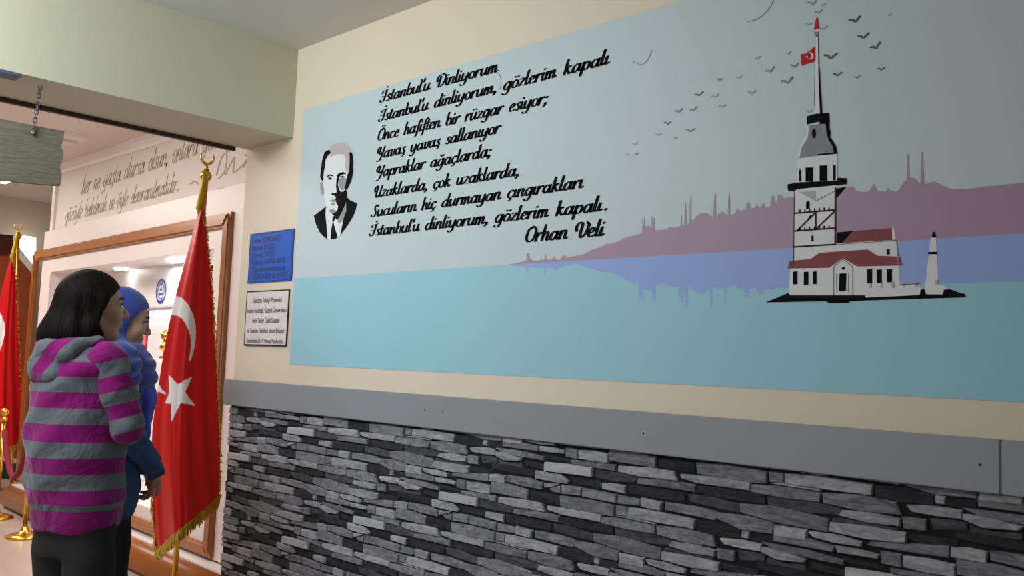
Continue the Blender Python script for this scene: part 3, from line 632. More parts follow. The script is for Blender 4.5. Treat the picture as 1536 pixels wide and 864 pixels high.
def moulding(pts_outer, pts_inner, m, name):
    b = bmesh.new(); (ox0, oz0, ox1, oz1), (ix0, iz0, ix1, iz1) = pts_outer, pts_inner
    return b
def bar(name, P, m, th=.035):
    b = bmesh.new(); f = [b.verts.new((x, -th, z)) for x, z in P]; k = [b.verts.new((x, -.0005, z)) for x, z in P]
    c = (sum(x for x, z in P)/4, sum(z for x, z in P)/4)
    b.faces.new(f); b.faces.new(k[::-1])
    for i in range(4): b.faces.new((f[i-1], f[i], k[i], k[i-1]))
    bmesh.ops.recalc_face_normals(b, faces=b.faces); bmesh.ops.bevel(b, geom=[e_ for e_ in b.edges if all(abs(v.co.y+th) < 1e-6 for v in e_.verts)], offset=.014, segments=3, affect='EDGES')
    return obj(name, b, m, cab, smooth=False)
ix0, ix1, iz1, iz0 = tx0+tw_, tx1-tw_, tz1-tw_, tz0+.07
bar('frame_bar', [(tx0, tz1), (tx1, tz1), (ix1, iz1), (ix0, iz1)], M['woodh'])
bar('frame_bar', [(tx1, tz1), (tx1, tz0), (ix1, iz0), (ix1, iz1)], M['wood'])
bar('frame_bar', [(tx0, tz0), (tx0, tz1), (ix0, iz1), (ix0, iz0)], M['wood'])
bar('frame_bar', [(tx1, tz0), (tx0, tz0), (ix0, iz0), (ix1, iz0)], M['woodh'])
# rounded wooden step in front
b = bmesh.new(); pr = [(-.0005, 0), (-.13, 0), (-.16, .03), (-.17, .08), (-.162, .125), (-.14, .155), (-.10, .18), (-.0005, .18)]
e0 = [b.verts.new((-3.96, y, z)) for y, z in pr]; e1 = [b.verts.new((.06, y, z)) for y, z in pr]
for k in range(len(pr)): kk = (k+1) % len(pr); b.faces.new((e0[k], e0[kk], e1[kk], e1[k]))
b.faces.new(e0[::-1]); b.faces.new(e1); bmesh.ops.recalc_face_normals(b, faces=b.faces); obj('rounded_step', b, M['woodh'], cab, True)
obj('step_edging', box(-3.94, .05, -.09, -.001, .181, .192), M['white'], cab)
# soffit with round emblem
sx1 = onC(283, 420, .30)[0]; sz0 = onC(230, 459, .30)[1]
sof = obj('soffit', box(nx0+.01, sx1, .30, ND-.001, sz0, nz1-.001), M['bright'], cab)
ec = onC(242, 437, .30); M['embl'] = mat('emblem_blue', srgb(66, 84, 168), .5)
def ring(r0, r1, cx, cz, y, n=28): return [[(cx+r*math.cos(a), cz+r*math.sin(a)) for r, a in ((r0, a0), (r1, a0), (r1, a1), (r0, a1))] for a0, a1 in zip(np.linspace(0, 2*math.pi, n+1)[:-1], np.linspace(0, 2*math.pi, n+1)[1:])]
er = .095
polys_mesh('round_emblem', ring(er*.82, er, *ec, 0)+ring(er*.55, er*.63, *ec, 0)+[[(ec[0]-.035, ec[1]-.03), (ec[0]+.035, ec[1]-.03), (ec[0]+.035, ec[1]-.012), (ec[0]-.035, ec[1]-.012)], [(ec[0]-.03, ec[1]+.0), (ec[0], ec[1]+.035), (ec[0]+.03, ec[1]+.0), (ec[0], ec[1]+.012)],
  [(ec[0]-er*.8, ec[1]-er*.62), (ec[0], ec[1]-er*.98), (ec[0]+er*.8, ec[1]-er*.62), (ec[0], ec[1]-er*.7)]]+[[(ec[0]+er*.73*math.cos(a)-.004, ec[1]+er*.73*math.sin(a)-.006), (ec[0]+er*.73*math.cos(a)+.004, ec[1]+er*.73*math.sin(a)-.006), (ec[0]+er*.73*math.cos(a)+.004, ec[1]+er*.73*math.sin(a)+.006), (ec[0]+er*.73*math.cos(a)-.004, ec[1]+er*.73*math.sin(a)+.006)] for a in np.linspace(.2, 2.9, 10)], .297, M['embl'], cab)
for px, py in ((182, 404), (262, 391)):
    v = _f + _r*(px-768)/F - _u*(py-432)/F; p = CAM+v*((nz1-.006-CAM[2])/v[2])-CO
    b = lathe([(.05, -.006), (.05, .005)], 20, (0, 0, 0)); dl = obj('downlight', b, M['lampface'], cab); dl.location = (p@cdx, min(max(p@cdy, .06), .24), nz1-.006)
def inlight(name, x, y, z, sx, sy, pw, down=True):
    l = bpy.data.lights.new(name, 'AREA'); l.shape = 'RECTANGLE'; l.size = sx; l.size_y = sy; l.energy = pw; l.color = (.93, .96, 1)
    o = bpy.data.objects.new(name, l); C.objects.link(o); o.location = tuple(CO+cdx*x+cdy*y+np.array([0, 0, z])); o.rotation_euler = (0, 0, CA); return o
inlight('niche_light', nx1-.75, .17, nz1-.02, 1.1, .18, 9)
inlight('niche_lower_light', (nx0+sx1)/2, .46, sz0-.02, 1.6, .15, 3.5)
# pale column and red banner in the niche
def Cw(x, z, y): return tuple(CO+cdx*x+cdy*y+np.array([0, 0, z]))
cx0, cx1 = onC(222, 500, .45)[0], onC(256, 500, .45)[0]
tag(obj('column', box(0, cx1-cx0, 0, .12, 0, sz0-nz0-.002, .004), M['bright']), 'plain white column standing inside the lit niche behind the large flag', 'column')
o = bpy.data.objects['column']; o.location = Cw(cx0, nz0+.0005, .45); o.rotation_euler = (0, 0, CA)
M['red'] = mat('red_cloth', srgb(196, 20, 26), .45, sheen=.4)
M['flagwhite'] = mat('flag_white', srgb(235, 230, 232), .5)
bt = thing('small_red_banner', 'small red banner with white crescent hanging in the niche behind the blue headscarf', 'banner', Cw(onC(180, 500, .58)[0], 0, .58), CA)
bw = onC(219, 500, .58)[0]-onC(180, 500, .58)[0]
obj('cloth', box(0, bw, 0, .012, onC(200, 700, .58)[1], sz0-.01, .002), M['red'], bt)
cz = onC(203, 525, .58)[1]; cxx = onC(201, 525, .58)[0]-onC(180, 500, .58)[0]
polys_mesh('crescent', [crescent(cxx, cz, .12, .095, -.035, sx=1)], -.002, M['flagwhite'], bt)
t = thing('gold_ornament', 'small gilded ornament standing in the niche left of the large flag', 'ornament', Cw(onC(247, 530, .3)[0], onC(247, 530, .3)[1]-.02, .3))
obj('stand', lathe([(.035, -.02), (.035, 0), (.012, .01), (.012, .03)]), M['gold'], t)
obj('body', lathe([(.012, .03), (.04, .06), (.03, .09), (.012, .11), (.03, .13), (.038, .16), (.01, .19)]), M['gold'], t, True)
zt = onC(247, 530, .3)[1]-.04
sh = box(0, .3, 0, .26, 0, .02); s = obj('niche_shelf', sh, M['bright'], cab); s.location = (onC(247, 530, .3)[0]-.12, .17, zt-.02); 
M['black'] = mat('black_panel', srgb(22, 18, 20), .4)
px0, px1 = onC(309, 420, .12)[0], onC(322, 420, .12)[0]; pzt = onC(316, 398, .12)[1]; pzb = onC(316, 470, .12)[1]
t = thing('gilded_panel', 'narrow black panel with gilded ornament at the right edge of the niche', 'ornament', Cw(nx1-.02, pzb, .05), CA)
obj('board', box(-.14, 0, 0, .10, 0, pzt-pzb), M['black'], t)
hh = pzt-pzb
for k in range(6):
    b = bmesh.new(); tube([(-.075+.04*math.cos(a), -.006, hh*(.12+.15*k)+.028*math.sin(a)) for a in np.linspace(0, 2*math.pi, 13)[:-1]], .009, 6, b, True); obj('gilded_scroll', b, M['gold'], t, True)
# ------------------------------------------------------------ far end of the back room
M['rbrown'] = mat('red_brown_board', srgb(150, 70, 36), .4, noise=.15); M['maroon'] = mat('dark_maroon_board', srgb(72, 26, 24), .4); M['backlit'] = mat('backlit_panel', (1, .98, .95, 1), .5, emit=2.2)
FX = -10.3
def slab(name, P, m, par, x=FX, th=.05):
    q = [onX(a, c_, x) for a, c_ in P]; b = bmesh.new(); f = [b.verts.new((x+.0, p[1], p[2])) for p in q]; k = [b.verts.new((x-th, p[1], p[2])) for p in q]
    b.faces.new(f); b.faces.new(k[::-1])
    for i in range(len(q)): b.faces.new((f[i-1], f[i], k[i], k[i-1]))
    bmesh.ops.recalc_face_normals(b, faces=b.faces); return obj(name, b, m, par)
t = thing('panelled_booth', 'red brown panelled booth with a white sloping trim and backlit top at the far end', 'booth')
slab('side_board', [(-40, 384), (25, 379), (49, 411), (43, 700), (-40, 690)], M['rbrown'], t)
slab('sloping_trim', [(22, 368), (26, 367), (53, 402), (50, 412), (25, 383)], M['white'], t, FX+.012, .06)
slab('backlit_panel', [(25, 352), (54, 356), (54, 401), (27, 367)], M['backlit'], t, FX, .05)
slab('header_board', [(-40, 347), (20, 353), (20, 380), (-40, 384)], M['maroon'], t, FX+.03, .08)
M['tv'] = mat('dark_grey_plastic', srgb(52, 58, 62), .4)
t = thing('low_shelf', 'low white shelf with a dark front behind the rope under the left flag', 'shelf')
slab('shelf_board', [(-10, 684), (30, 690), (30, 695), (-10, 689)], M['white'], t, -9.4, .2)
slab('front_board', [(-10, 692), (30, 698), (30, 722), (-10, 716)], M['tv'], t, -9.43, .17)
p = onZ(16, 272, ZR-.03)
tag(obj('ceiling_lamp', box(p[0]-.12, p[0]+.12, -2.2, p[1], ZR-.045, ZR-.0005, .01), mat('lamp_tube', (1, .97, .92, 1), .5, emit=6)), 'long white fluorescent ceiling lamp showing below the hanging wooden sign', 'lamp')

# ------------------------------------------------------------ flags
def flagpole(root, top, bot, r=.014):
    top, bot = Vector(top), Vector(bot); d = (bot-top).normalized()
    obj('pole', tube([top+d*.10, bot], r, 12), M['gold'], root, True)
    obj('pole_base', lathe([(.15, 0), (.15, .02), (.12, .035), (.05, .05), (.03, .09), (.02, .10)], 28, (bot.x, bot.y, 0)), M['gold'], root, True)
    b = bmesh.new(); bmesh.ops.create_uvsphere(b, u_segments=16, v_segments=10, radius=.030); bmesh.ops.translate(b, verts=b.verts, vec=top+d*.135); fn = obj('finial', b, M['gold'], root, True)
    lathe_ = tube([top+d*.115, top+d*.07], [.012, .006], 10); obj('spike', lathe_, M['gold'], fn, True)
    side = Vector((d.y*0+.37, .93, 0)).normalized(); c0 = top+d*.035
    ar = [c0+side*(.032*math.cos(a))*1+Vector((0, 0, 1))*(.036*math.sin(a)) for a in np.linspace(math.pi*.75, math.pi*2.25, 15)]
    obj('crescent', tube(ar, [.001+.007*math.sin(math.pi*k/14) for k in range(15)], 8), M['gold'], fn, True)
M['goldc'] = mat('gold_cord', srgb(190, 160, 50), .45, metal=.5, bump=.5, bscale=120)
def flag(root, P0, Lc, Rc, polys, ridge, amp, nu, nv, m):
    """cloth between two image contours, on a vertical plane through the pole that faces the viewer's side; folded in depth"""
    n = np.array([CAM[0]-P0[0], CAM[1]-P0[1], 0]); n /= np.linalg.norm(n)
    def cur(cp, t):
        d = [0]
        for a, c_ in zip(cp, cp[1:]): d.append(d[-1]+math.hypot(a[0]-c_[0], a[1]-c_[1]))
        d = np.array(d)/d[-1]; return np.interp(t, d, [c_[0] for c_ in cp]), np.interp(t, d, [c_[1] for c_ in cp])
    vs, cols, fs = [], [], []; T = np.linspace(0, 1, nv); U = np.linspace(0, 1, nu)
    def sm(cp): q = smooth_pts(cp, 6); return [tuple(a) for a in q]
    Ls, Rs = sm(Lc), sm(Rc)
    def depth(u, v):
        rg = 1-abs((u-ridge)/(ridge if u < ridge else 1-ridge))**1.25
        return amp*(.15+v*.85)*rg + .012*v*math.sin(u*26+1.5*math.sin(v*3)) + .002*math.sin(u*55+v*5)*v
    for v in T:
        l, r = cur(Ls, v), cur(Rs, v)
        for u in U:
            x, y = l[0]+(r[0]-l[0])*u, l[1]+(r[1]-l[1])*u
            c_ = any(inpoly((x, y), q) for q in polys); cols.append(srgb(232, 230, 232) if c_ else srgb(196, 10, 16))
            vs.append(tuple(onP(x, y, P0+n*depth(u, v), n)))
    for j in range(nv-1):
        for i in range(nu-1): a = j*nu+i; fs.append((a, a+nu, a+nu+1, a+1))
    me = bpy.data.meshes.new('flag_cloth'); me.from_pydata(vs, [], fs); ca = me.color_attributes.new('print', 'FLOAT_COLOR', 'POINT')
    ca.data.foreach_set('color', [c_ for q in cols for c_ in q]); o = link('flag_cloth', me, m, root, True)
    return o, lambda u, v: Vector(vs[int(round(v*(nv-1)))*nu+int(round(u*(nu-1)))]), n
m = bpy.data.materials.new('satin_flag'); m.use_nodes = True; nt = m.node_tree; bs = nt.nodes['Principled BSDF']; at = nt.nodes.new('ShaderNodeAttribute'); at.attribute_name = 'print'
nt.links.new(at.outputs['Color'], bs.inputs['Base Color']); bs.inputs['Roughness'].default_value = .38; bs.inputs['Specular IOR Level'].default_value = .25; M['satin'] = m
def strands(name, pts, length, root, rnd, w_=.0035):
    b = bmesh.new()
    for p in pts:
        for _ in range(3):
            q = p+Vector((rnd.uniform(-.006, .006), rnd.uniform(-.006, .006), rnd.uniform(-.004, .004))); L = length*rnd.uniform(.7, 1.15); dx, dy = rnd.uniform(-.01, .01), rnd.uniform(-.01, .01)
            a = [b.verts.new(q+Vector((w_*math.cos(t), w_*math.sin(t), 0))) for t in (0, 2.1, 4.2)]; c_ = [b.verts.new(q+Vector((dx+w_*.6*math.cos(t), dy+w_*.6*math.sin(t), -L))) for t in (0, 2.1, 4.2)]
            for k in range(3): b.faces.new((a[k], c_[k], c_[(k+1) % 3], a[(k+1) % 3]))
            b.faces.new(c_[::-1])
    return obj(name, b, M['fringe'], root)
rf = random.Random(11)
z7 = lambda x, y: (220+x/3.6, 420+y/3.6)
cres = [z7(*p) for p in [(155,84),(185,95),(205,110),(225,135),(243,168),(256,200),(264,240),(266,280),(264,320),(256,370),(247,405),(238,432),(230,442),(229,420),(236,385),(238,350),(238,320),(232,290),(222,262),(208,232),(192,210),(175,196),(150,188),(130,192),(105,215),(100,150),(130,84)]]
horn = [z7(*p) for p in [(58,540),(68,565),(82,592),(108,616),(90,614),(70,606),(30,596),(45,570)]]
star = [z7(*p) for p in [(119,512),(168,563),(247,520),(208,606),(260,678),(184,663),(133,766),(132,668),(100,664),(121,612)]]
P0 = np.array([-4.42, .06, 0.0]); nF = np.array([CAM[0]-P0[0], CAM[1]-P0[1], 0]); nF /= np.linalg.norm(nF)
top = onP(312, 226, P0, nF); lo = onP(263, 850, P0, nF); d = (lo-top); bot = top+d*((0-top[2])/d[2])
fr_ = thing('flag_on_pole', 'large red satin flag with white crescent and star draped beside the cabinet', 'flag', (bot[0], bot[1], 0), 0, 'red flags on gilded poles')
INV = Matrix.Translation((-bot[0], -bot[1], 0))
def reparent(root, start):
    for o in list(bpy.data.objects)[:]:
        if o.parent == root: o.matrix_parent_inverse = Matrix.Translation((-root.location.x, -root.location.y, -root.location.z))
flagpole(fr_, top, bot)
Lc = [(301, 306), (283, 372), (263, 445), (247, 520), (236, 590), (229, 640), (227, 700), (229, 760), (234, 826)]
Rc = [(305, 306), (312, 370), (318, 430), (322, 500), (326, 570), (329, 640), (330, 700), (329, 744)]
cl, at_, nn = flag(fr_, P0+nF*.02, Lc, Rc, [cres, horn, star], .40, .25, 150, 330, M['satin'])
strands('fringe', [at_(u, 1.0) for u in np.linspace(0, 1, 130)], .055, fr_, rf)['kind'] = 'stuff'
strands('fringe', [at_(1.0, v) for v in np.linspace(.02, 1, 160)], .012, fr_, rf, .005)['kind'] = 'stuff'
strands('fringe', [at_(0.0, v) for v in np.linspace(.72, 1, 50)], .02, fr_, rf, .004)['kind'] = 'stuff'
q = [onP(x, y, P0+nF*.03, nF) for x, y in ((308, 262), (304, 285), (299, 312), (305, 340))]
cb = tube([Vector(tuple(v)) for v in q], [.012, .016, .018, .01], 8); obj('gold_tassel_cord', cb, M['goldc'], fr_, True)
reparent(fr_, 0)
P1 = np.array([-8.95, .40, 0.0]); nG = np.array([CAM[0]-P1[0], CAM[1]-P1[1], 0]); nG /= np.linalg.norm(nG)
top = onP(28, 332, P1, nG); lo = onP(18, 690, P1, nG); d = lo-top; bot = top+d*((0-top[2])/d[2])
f2 = thing('flag_on_pole', 'red flag on a gilded pole at the far left edge, behind the striped hoodie', 'flag', (bot[0], bot[1], 0), 0, 'red flags on gilded poles')
flagpole(f2, top, bot)
z9 = lambda x, y: (x/3.6, 320+y/3.6)
cres2 = [z9(*p) for p in [(0,540),(12,560),(22,590),(26,630),(22,670),(12,710),(0,740),(-60,760),(-60,700),(-20,680),(-4,640),(-14,600),(-60,560)]]
cl, at_, nn = flag(f2, P1+nG*.02, [(17, 382), (4, 430), (-14, 520), (-24, 600), (-28, 690)], [(20, 382), (25, 430), (29, 520), (33, 600), (34, 662)], [cres2], .5, .10, 60, 120, M['satin'])
strands('fringe', [at_(u, 1.0) for u in np.linspace(0, 1, 70)], .05, f2, rf)['kind'] = 'stuff'
strands('fringe', [at_(1.0, v) for v in np.linspace(.02, 1, 90)], .012, f2, rf, .005)['kind'] = 'stuff'
obj('gold_tassel_cord', tube([Vector(tuple(onP(x, y, P1+nG*.03, nG))) for x, y in ((26, 352), (22, 370), (18, 385), (22, 400))], [.012, .018, .02, .01], 8), M['goldc'], f2, True)
reparent(f2, 0)

# ------------------------------------------------------------ rope barrier
def stanchion(p, label):
    t = thing('barrier_post', label, 'barrier post', (p[0], p[1], 0), 0, 'brass posts of the rope barrier')
    obj('base', lathe([(.125, 0), (.125, .012), (.09, .028), (.045, .038), (.03, .05), (.022, .075), (.016, .08)], 32), M['gold'], t, True)
    obj('post', lathe([(.016, .08), (.016, .77)], 16), M['gold'], t, True)
    obj('knob', lathe([(.026, .77), (.026, .80), (.012, .81), (.028, .83), (.030, .85), (.018, .872), (.004, .878)], 20), M['gold'], t, True); return t
pa = onZ(36, 806, 0.0); pb = onZ(-6, 778, 0.0)
stanchion(pa, 'brass barrier post with round base beside the dark trousers at left')
stanchion(pb, 'brass barrier post at the left picture edge, further back')
rp = [Vector((pa[0]+(pb[0]-pa[0])*s, pa[1]+(pb[1]-pa[1])*s, .785-.40*(1-(2*s-1)**2))) for s in np.linspace(.055, .945, 22)]
M['rope'] = mat('crimson_velvet', srgb(128, 16, 44), .8, bump=.3, bscale=90)
tag(obj('barrier_rope', tube(rp, .022, 10), M['rope'], None, True), 'crimson velvet rope sagging between the two brass barrier posts', 'rope')

# ------------------------------------------------------------ hanging wooden sign and bracket
SX = -3.56
hs = thing('hanging_sign', 'weathered wooden board with wavy edge hanging on a chain from the beam', 'sign', (SX, -1.2, 0))
edge = [(80, 195), (95, 197), (93, 212), (90, 220), (94, 232), (91, 243), (88, 250), (91, 262), (89, 279), (40, 275), (0, 271), (-70, 265), (-140, 257), (-146, 235), (-142, 215), (-148, 190), (-140, 156), (-60, 168), (0, 179), (40, 187)]
b = bmesh.new(); q = [onX(x, y, SX) for x, y in edge]
f = [b.verts.new((.011, p[1]+1.2, p[2])) for p in q]; k = [b.verts.new((-.011, p[1]+1.2, p[2])) for p in q]; b.faces.new(f); b.faces.new(k[::-1])
for i in range(len(q)): b.faces.new((f[i-1], f[i], k[i], k[i-1]))
bmesh.ops.recalc_face_normals(b, faces=b.faces); obj('board', b, M['oldwood'], hs)
for pxx, pyy in ((47, 200), (-100, 172)):
    p = onX(pxx, pyy, SX); yy = p[1]+1.2; z = p[2]; ch = None; n = 0; b = bmesh.new(); b2 = b
    while z < ZB-.004:
        a_ = n % 2; cc = Vector((.019, yy+.012*n/12, z))
        ax = Vector((0, 1, 0)) if a_ else Vector((1, 0, 0))
        tube([cc+ax*(.0065*math.cos(t))+Vector((0, 0, .011*math.sin(t))) for t in np.linspace(0, 2*math.pi, 11)[:-1]], .0022, 5, b, True)
        z += .0155; n += 1
    obj('chain', b, M['chain'], hs, True)['kind'] = 'stuff'
    b = bmesh.new(); bmesh.ops.create_uvsphere(b, u_segments=10, v_segments=6, radius=.008); bmesh.ops.translate(b, verts=b.verts, vec=(.012, yy, p[2])); obj('nail', b, M['chain'], hs, True)
yb = onX(33, 101, XB0)[1]
tag(obj('metal_bracket', box(XB0-.06, XB0+.006, yb-.55, yb, ZB-.016, ZB-.0006, .003), M['navy']), 'blue grey metal strip fixed under the front edge of the beam', 'bracket')
#PART3
# ------------------------------------------------------------ people: smooth distance fields turned into meshes
def surf(name, xs, ys, zs, fn, m, parent):
    xs, ys, zs = [np.asarray(a, np.float32) for a in (xs, ys, zs)]
    X, Y, Z = np.meshgrid(xs, ys, zs, indexing='ij'); Fv = fn(X, Y, Z).astype(np.float32)
    nx, ny, nz = Fv.shape; S = Fv < 0
    cs = np.zeros((nx-1, ny-1, nz-1), np.int8)
    for i in (0, 1):
        for j in (0, 1):
            for k in (0, 1): cs += S[i:nx-1+i, j:ny-1+j, k:nz-1+k]
    act = (cs > 0) & (cs < 8); idx = -np.ones(act.shape, np.int64); I, J, K = np.nonzero(act); idx[I, J, K] = np.arange(len(I))
    acc = np.zeros((len(I), 3)); cnt = np.zeros(len(I)); C8 = [(0, 0, 0), (1, 0, 0), (0, 1, 0), (1, 1, 0), (0, 0, 1), (1, 0, 1), (0, 1, 1), (1, 1, 1)]
    for a in range(8):
        for b in range(a+1, 8):
            if sum(abs(p-q) for p, q in zip(C8[a], C8[b])) != 1: continue
            A, B = C8[a], C8[b]; fa = Fv[I+A[0], J+A[1], K+A[2]]; fb = Fv[I+B[0], J+B[1], K+B[2]]; cr = (fa < 0) != (fb < 0)
            t = np.where(cr, fa/np.where(cr, fa-fb, 1), 0)
            for d_, ax in enumerate((xs, ys, zs)):
                id_ = (I, J, K)[d_]; pa_ = ax[id_+A[d_]]; pb_ = ax[id_+B[d_]]; acc[:, d_] += np.where(cr, pa_+(pb_-pa_)*t, 0)
            cnt += cr
    acc /= cnt[:, None]; faces = []
    for d_ in range(3):
        sl0 = [slice(None)]*3; sl1 = [slice(None)]*3; sl0[d_] = slice(0, -1); sl1[d_] = slice(1, None)
        s0, s1 = S[tuple(sl0)], S[tuple(sl1)]; cr = s0 != s1; i, j, k = np.nonzero(cr); P = [i, j, k]; o1, o2 = [a for a in range(3) if a != d_]
        ok = (P[o1] > 0) & (P[o2] > 0) & (P[o1] < Fv.shape[o1]-1) & (P[o2] < Fv.shape[o2]-1); P = [a[ok] for a in P]; inn = s0[cr][ok] if False else s0[P[0], P[1], P[2]]
        def g(a, b):
            Q = [q.copy() for q in P]; Q[o1] -= a; Q[o2] -= b; return idx[Q[0], Q[1], Q[2]]
        q = np.stack([g(1, 1), g(0, 1), g(0, 0), g(1, 0)], 1); flip = inn if d_ != 1 else ~inn
        q = np.where(flip[:, None], q, q[:, ::-1]); faces.append(q)
    q = np.concatenate(faces); me = bpy.data.meshes.new(name); me.vertices.add(len(acc)); me.vertices.foreach_set('co', acc.ravel())
    me.loops.add(len(q)*4); me.loops.foreach_set('vertex_index', q.ravel().astype(np.int32)); me.polygons.add(len(q)); me.polygons.foreach_set('loop_start', np.arange(len(q), dtype=np.int32)*4)
    me.update(calc_edges=True); me.validate(); return link(name, me, m, parent, True)
def smin(a, b, k=.02):
    h = np.clip(.5+.5*(b-a)/k, 0, 1); return b+(a-b)*h-k*h*(1-h)
def smax(a, b, k=.02): return -smin(-a, -b, k)
def ball(P, c, r, ax=None):
    q = np.stack([P[0]-c[0], P[1]-c[1], P[2]-c[2]])
    if ax is not None: q = np.tensordot(np.array(ax), q, 1)
    if np.isscalar(r): return np.sqrt((q**2).sum(0))-r
    k0 = np.sqrt(sum((q[i]/r[i])**2 for i in range(3)))+1e-9; k1 = np.sqrt(sum((q[i]/r[i]**2)**2 for i in range(3)))+1e-9; return k0*(k0-1)/k1
def cone(P, a, b, ra, rb):
    a, b = np.array(a, float), np.array(b, float); d = b-a; L = d@d; t = np.clip(((P[0]-a[0])*d[0]+(P[1]-a[1])*d[1]+(P[2]-a[2])*d[2])/L, 0, 1)
    return np.sqrt((P[0]-a[0]-d[0]*t)**2+(P[1]-a[1]-d[1]*t)**2+(P[2]-a[2]-d[2]*t)**2)-(ra+(rb-ra)*t)
def chain_(P, pts, k=.01):
    r = None
    for (a, ra), (b, rb) in zip(pts, pts[1:]):
        d = cone(P, a, b, ra, rb); r = d if r is None else smin(r, d, k)
    return r
def roty(a): c, s = math.cos(a), math.sin(a); return np.array([[c, 0, s], [0, 1, 0], [-s, 0, c]])
def rotz(a): c, s = math.cos(a), math.sin(a); return np.array([[c, -s, 0], [s, c, 0], [0, 0, 1]])
def column_(P, prof, k=.02):
    """elliptic trunk: prof rows (z, cx, half depth, half width)"""
    z = [p[0] for p in prof]; cx, b, a = [np.interp(P[2], z, [p[i] for p in prof]) for i in (1, 2, 3)]
    q = np.sqrt(((P[0]-cx)/b)**2+(P[1]/a)**2); d = (q-1)*np.minimum(a, b); return smax(d, np.maximum(z[0]-P[2], P[2]-z[-1]), k)
def head_sdf(P, c, yaw, pitch=0.0, s=1.0, ears=True):
    """head in its own frame: +x the face, z up"""
    Rm = roty(pitch) @ rotz(-yaw)
    q = np.tensordot(Rm, np.stack([P[0]-c[0], P[1]-c[1], P[2]-c[2]]), 1)/s; Q = (q[0], q[1], q[2]); ay = np.abs(q[1]); M_ = (q[0], ay, q[2])
    d = ball(Q, (-.012, 0, .028), (.094, .075, .088)); d = smin(d, ball(Q, (.034, 0, -.03), (.056, .058, .082)), .03)
    d = smin(d, cone(M_, (.0, .045, -.055), (.062, .012, -.098), .022, .016), .025); d = smin(d, ball(Q, (.070, 0, -.098), (.018, .02, .016)), .015)
    d = smin(d, cone(M_, (.076, .01, .024), (.066, .042, .022), .011, .009), .014)
    d = smin(d, ball(M_, (.062, .036, -.028), .022), .025)
    d = smax(d, -ball(M_, (.104, .031, .006), (.022, .020, .013)), .010)
    d = smin(d, ball(M_, (.073, .031, .006), .0125), .003)
    d = smin(d, cone(Q, (.082, 0, .012), (.109, 0, -.022), .0065, .0085), .010); d = smin(d, ball(M_, (.098, .010, -.028), (.011, .009, .007)), .006); d = smin(d, ball(Q, (.108, 0, -.026), .0085), .006)
    d = smin(d, ball(Q, (.088, 0, -.053), (.010, .020, .0065)), .007); d = smin(d, ball(Q, (.085, 0, -.066), (.011, .018, .007)), .006); d = smax(d, -ball(Q, (.101, 0, -.0595), (.009, .024, .0016)), .003)
    d = smin(d, smax(ball(M_, (-.008, .076, -.006), (.018, .009, .031)), -ball(M_, (-.002, .088, -.002), (.010, .007, .018)), .004), .004) if ears else d
    return d*s, q
def hand_sdf(P, w, dr, up, s=1.0, curl=.5, side=1):
    """palm and five bent fingers; dr direction of fingers, up the back of the hand"""
    dr = np.array(dr, float); dr /= np.linalg.norm(dr); up = np.array(up, float); up -= dr*(up@dr); up /= np.linalg.norm(up); lt = np.cross(up, dr)*side; w = np.array(w, float)
    pt_ = lambda a, b, c: w+(dr*a+lt*b+up*c)*s
    d = None
    for i, (b, L) in enumerate(((.028, .068), (.009, .078), (-.010, .072), (-.028, .055))):
        p0 = pt_(.085, b*.95, 0); a1, a2, a3 = curl*.5, curl*1.3, curl*2.0; r = .0085-.0006*i
        p1 = p0+(dr*math.cos(a1)-up*math.sin(a1))*L*.45*s; p2 = p1+(dr*math.cos(a2)-up*math.sin(a2))*L*.32*s; p3 = p2+(dr*math.cos(a3)-up*math.sin(a3))*L*.23*s
        f = chain_(P, [(pt_(.02, b*.6, 0), .010*s), (p0, (r+.0015)*s), (p1, r*s), (p2, (r-.001)*s), (p3, (r-.002)*s)], .003); d = f if d is None else smin(d, f, .0035)
    palm = chain_(P, [(pt_(.0, 0, 0), .022*s), (pt_(.035, .006, -.002), .020*s), (pt_(.06, .0, 0), .016*s)], .01); palm = smin(palm, cone(P, pt_(.03, -.018, 0), pt_(.07, -.022, 0), .013*s, .010*s), .01); palm = smin(palm, cone(P, pt_(.03, .02, 0), pt_(.075, .022, 0), .013*s, .010*s), .01)
    d = smin(d, palm, .006)
    th = chain_(P, [(pt_(.02, .02, -.006), .013*s), (pt_(.055, .044, -.016), .011*s), (pt_(.08, .05, -.024), .0095*s), (pt_(.098, .046, -.032), .007*s)], .004); return smin(d, th, .008)
def axes(a0, a1, h): return np.arange(a0, a1, h)
M['skin'] = mat('skin', srgb(186, 142, 118), .55, noise=.05, nscale=20, spec=.3)
M['hair'] = mat('black_hair', srgb(17, 12, 11), .62, noise=.3, nscale=30, bump=.4, bscale=45, stretch=(3, 3, .3), spec=.08)
M['brow'] = mat('eyebrow_hair', srgb(30, 22, 20), .7); M['eyew'] = mat('eye_white', srgb(220, 215, 210), .3); M['iris'] = mat('dark_iris', srgb(36, 24, 18), .2)
M['trou'] = mat('black_trousers', srgb(20, 21, 25), .8, noise=.2, nscale=12, bump=.2); M['shoe'] = mat('black_shoe', srgb(24, 24, 26), .5)
M['hijab'] = mat('blue_scarf', srgb(38, 56, 142), .8, noise=.08, nscale=9, bump=.12, bscale=160, sheen=.3)
M['scarf2'] = mat('royal_blue_scarf_end', srgb(38, 50, 178), .6, noise=.08, nscale=9, bump=.12, bscale=160, sheen=.3)
M['denim'] = mat('blue_denim', srgb(44, 78, 122), .8, noise=.12, nscale=14, bump=.25, bscale=200)
PUR, GRY = srgb(140, 20, 114), srgb(108, 115, 122)
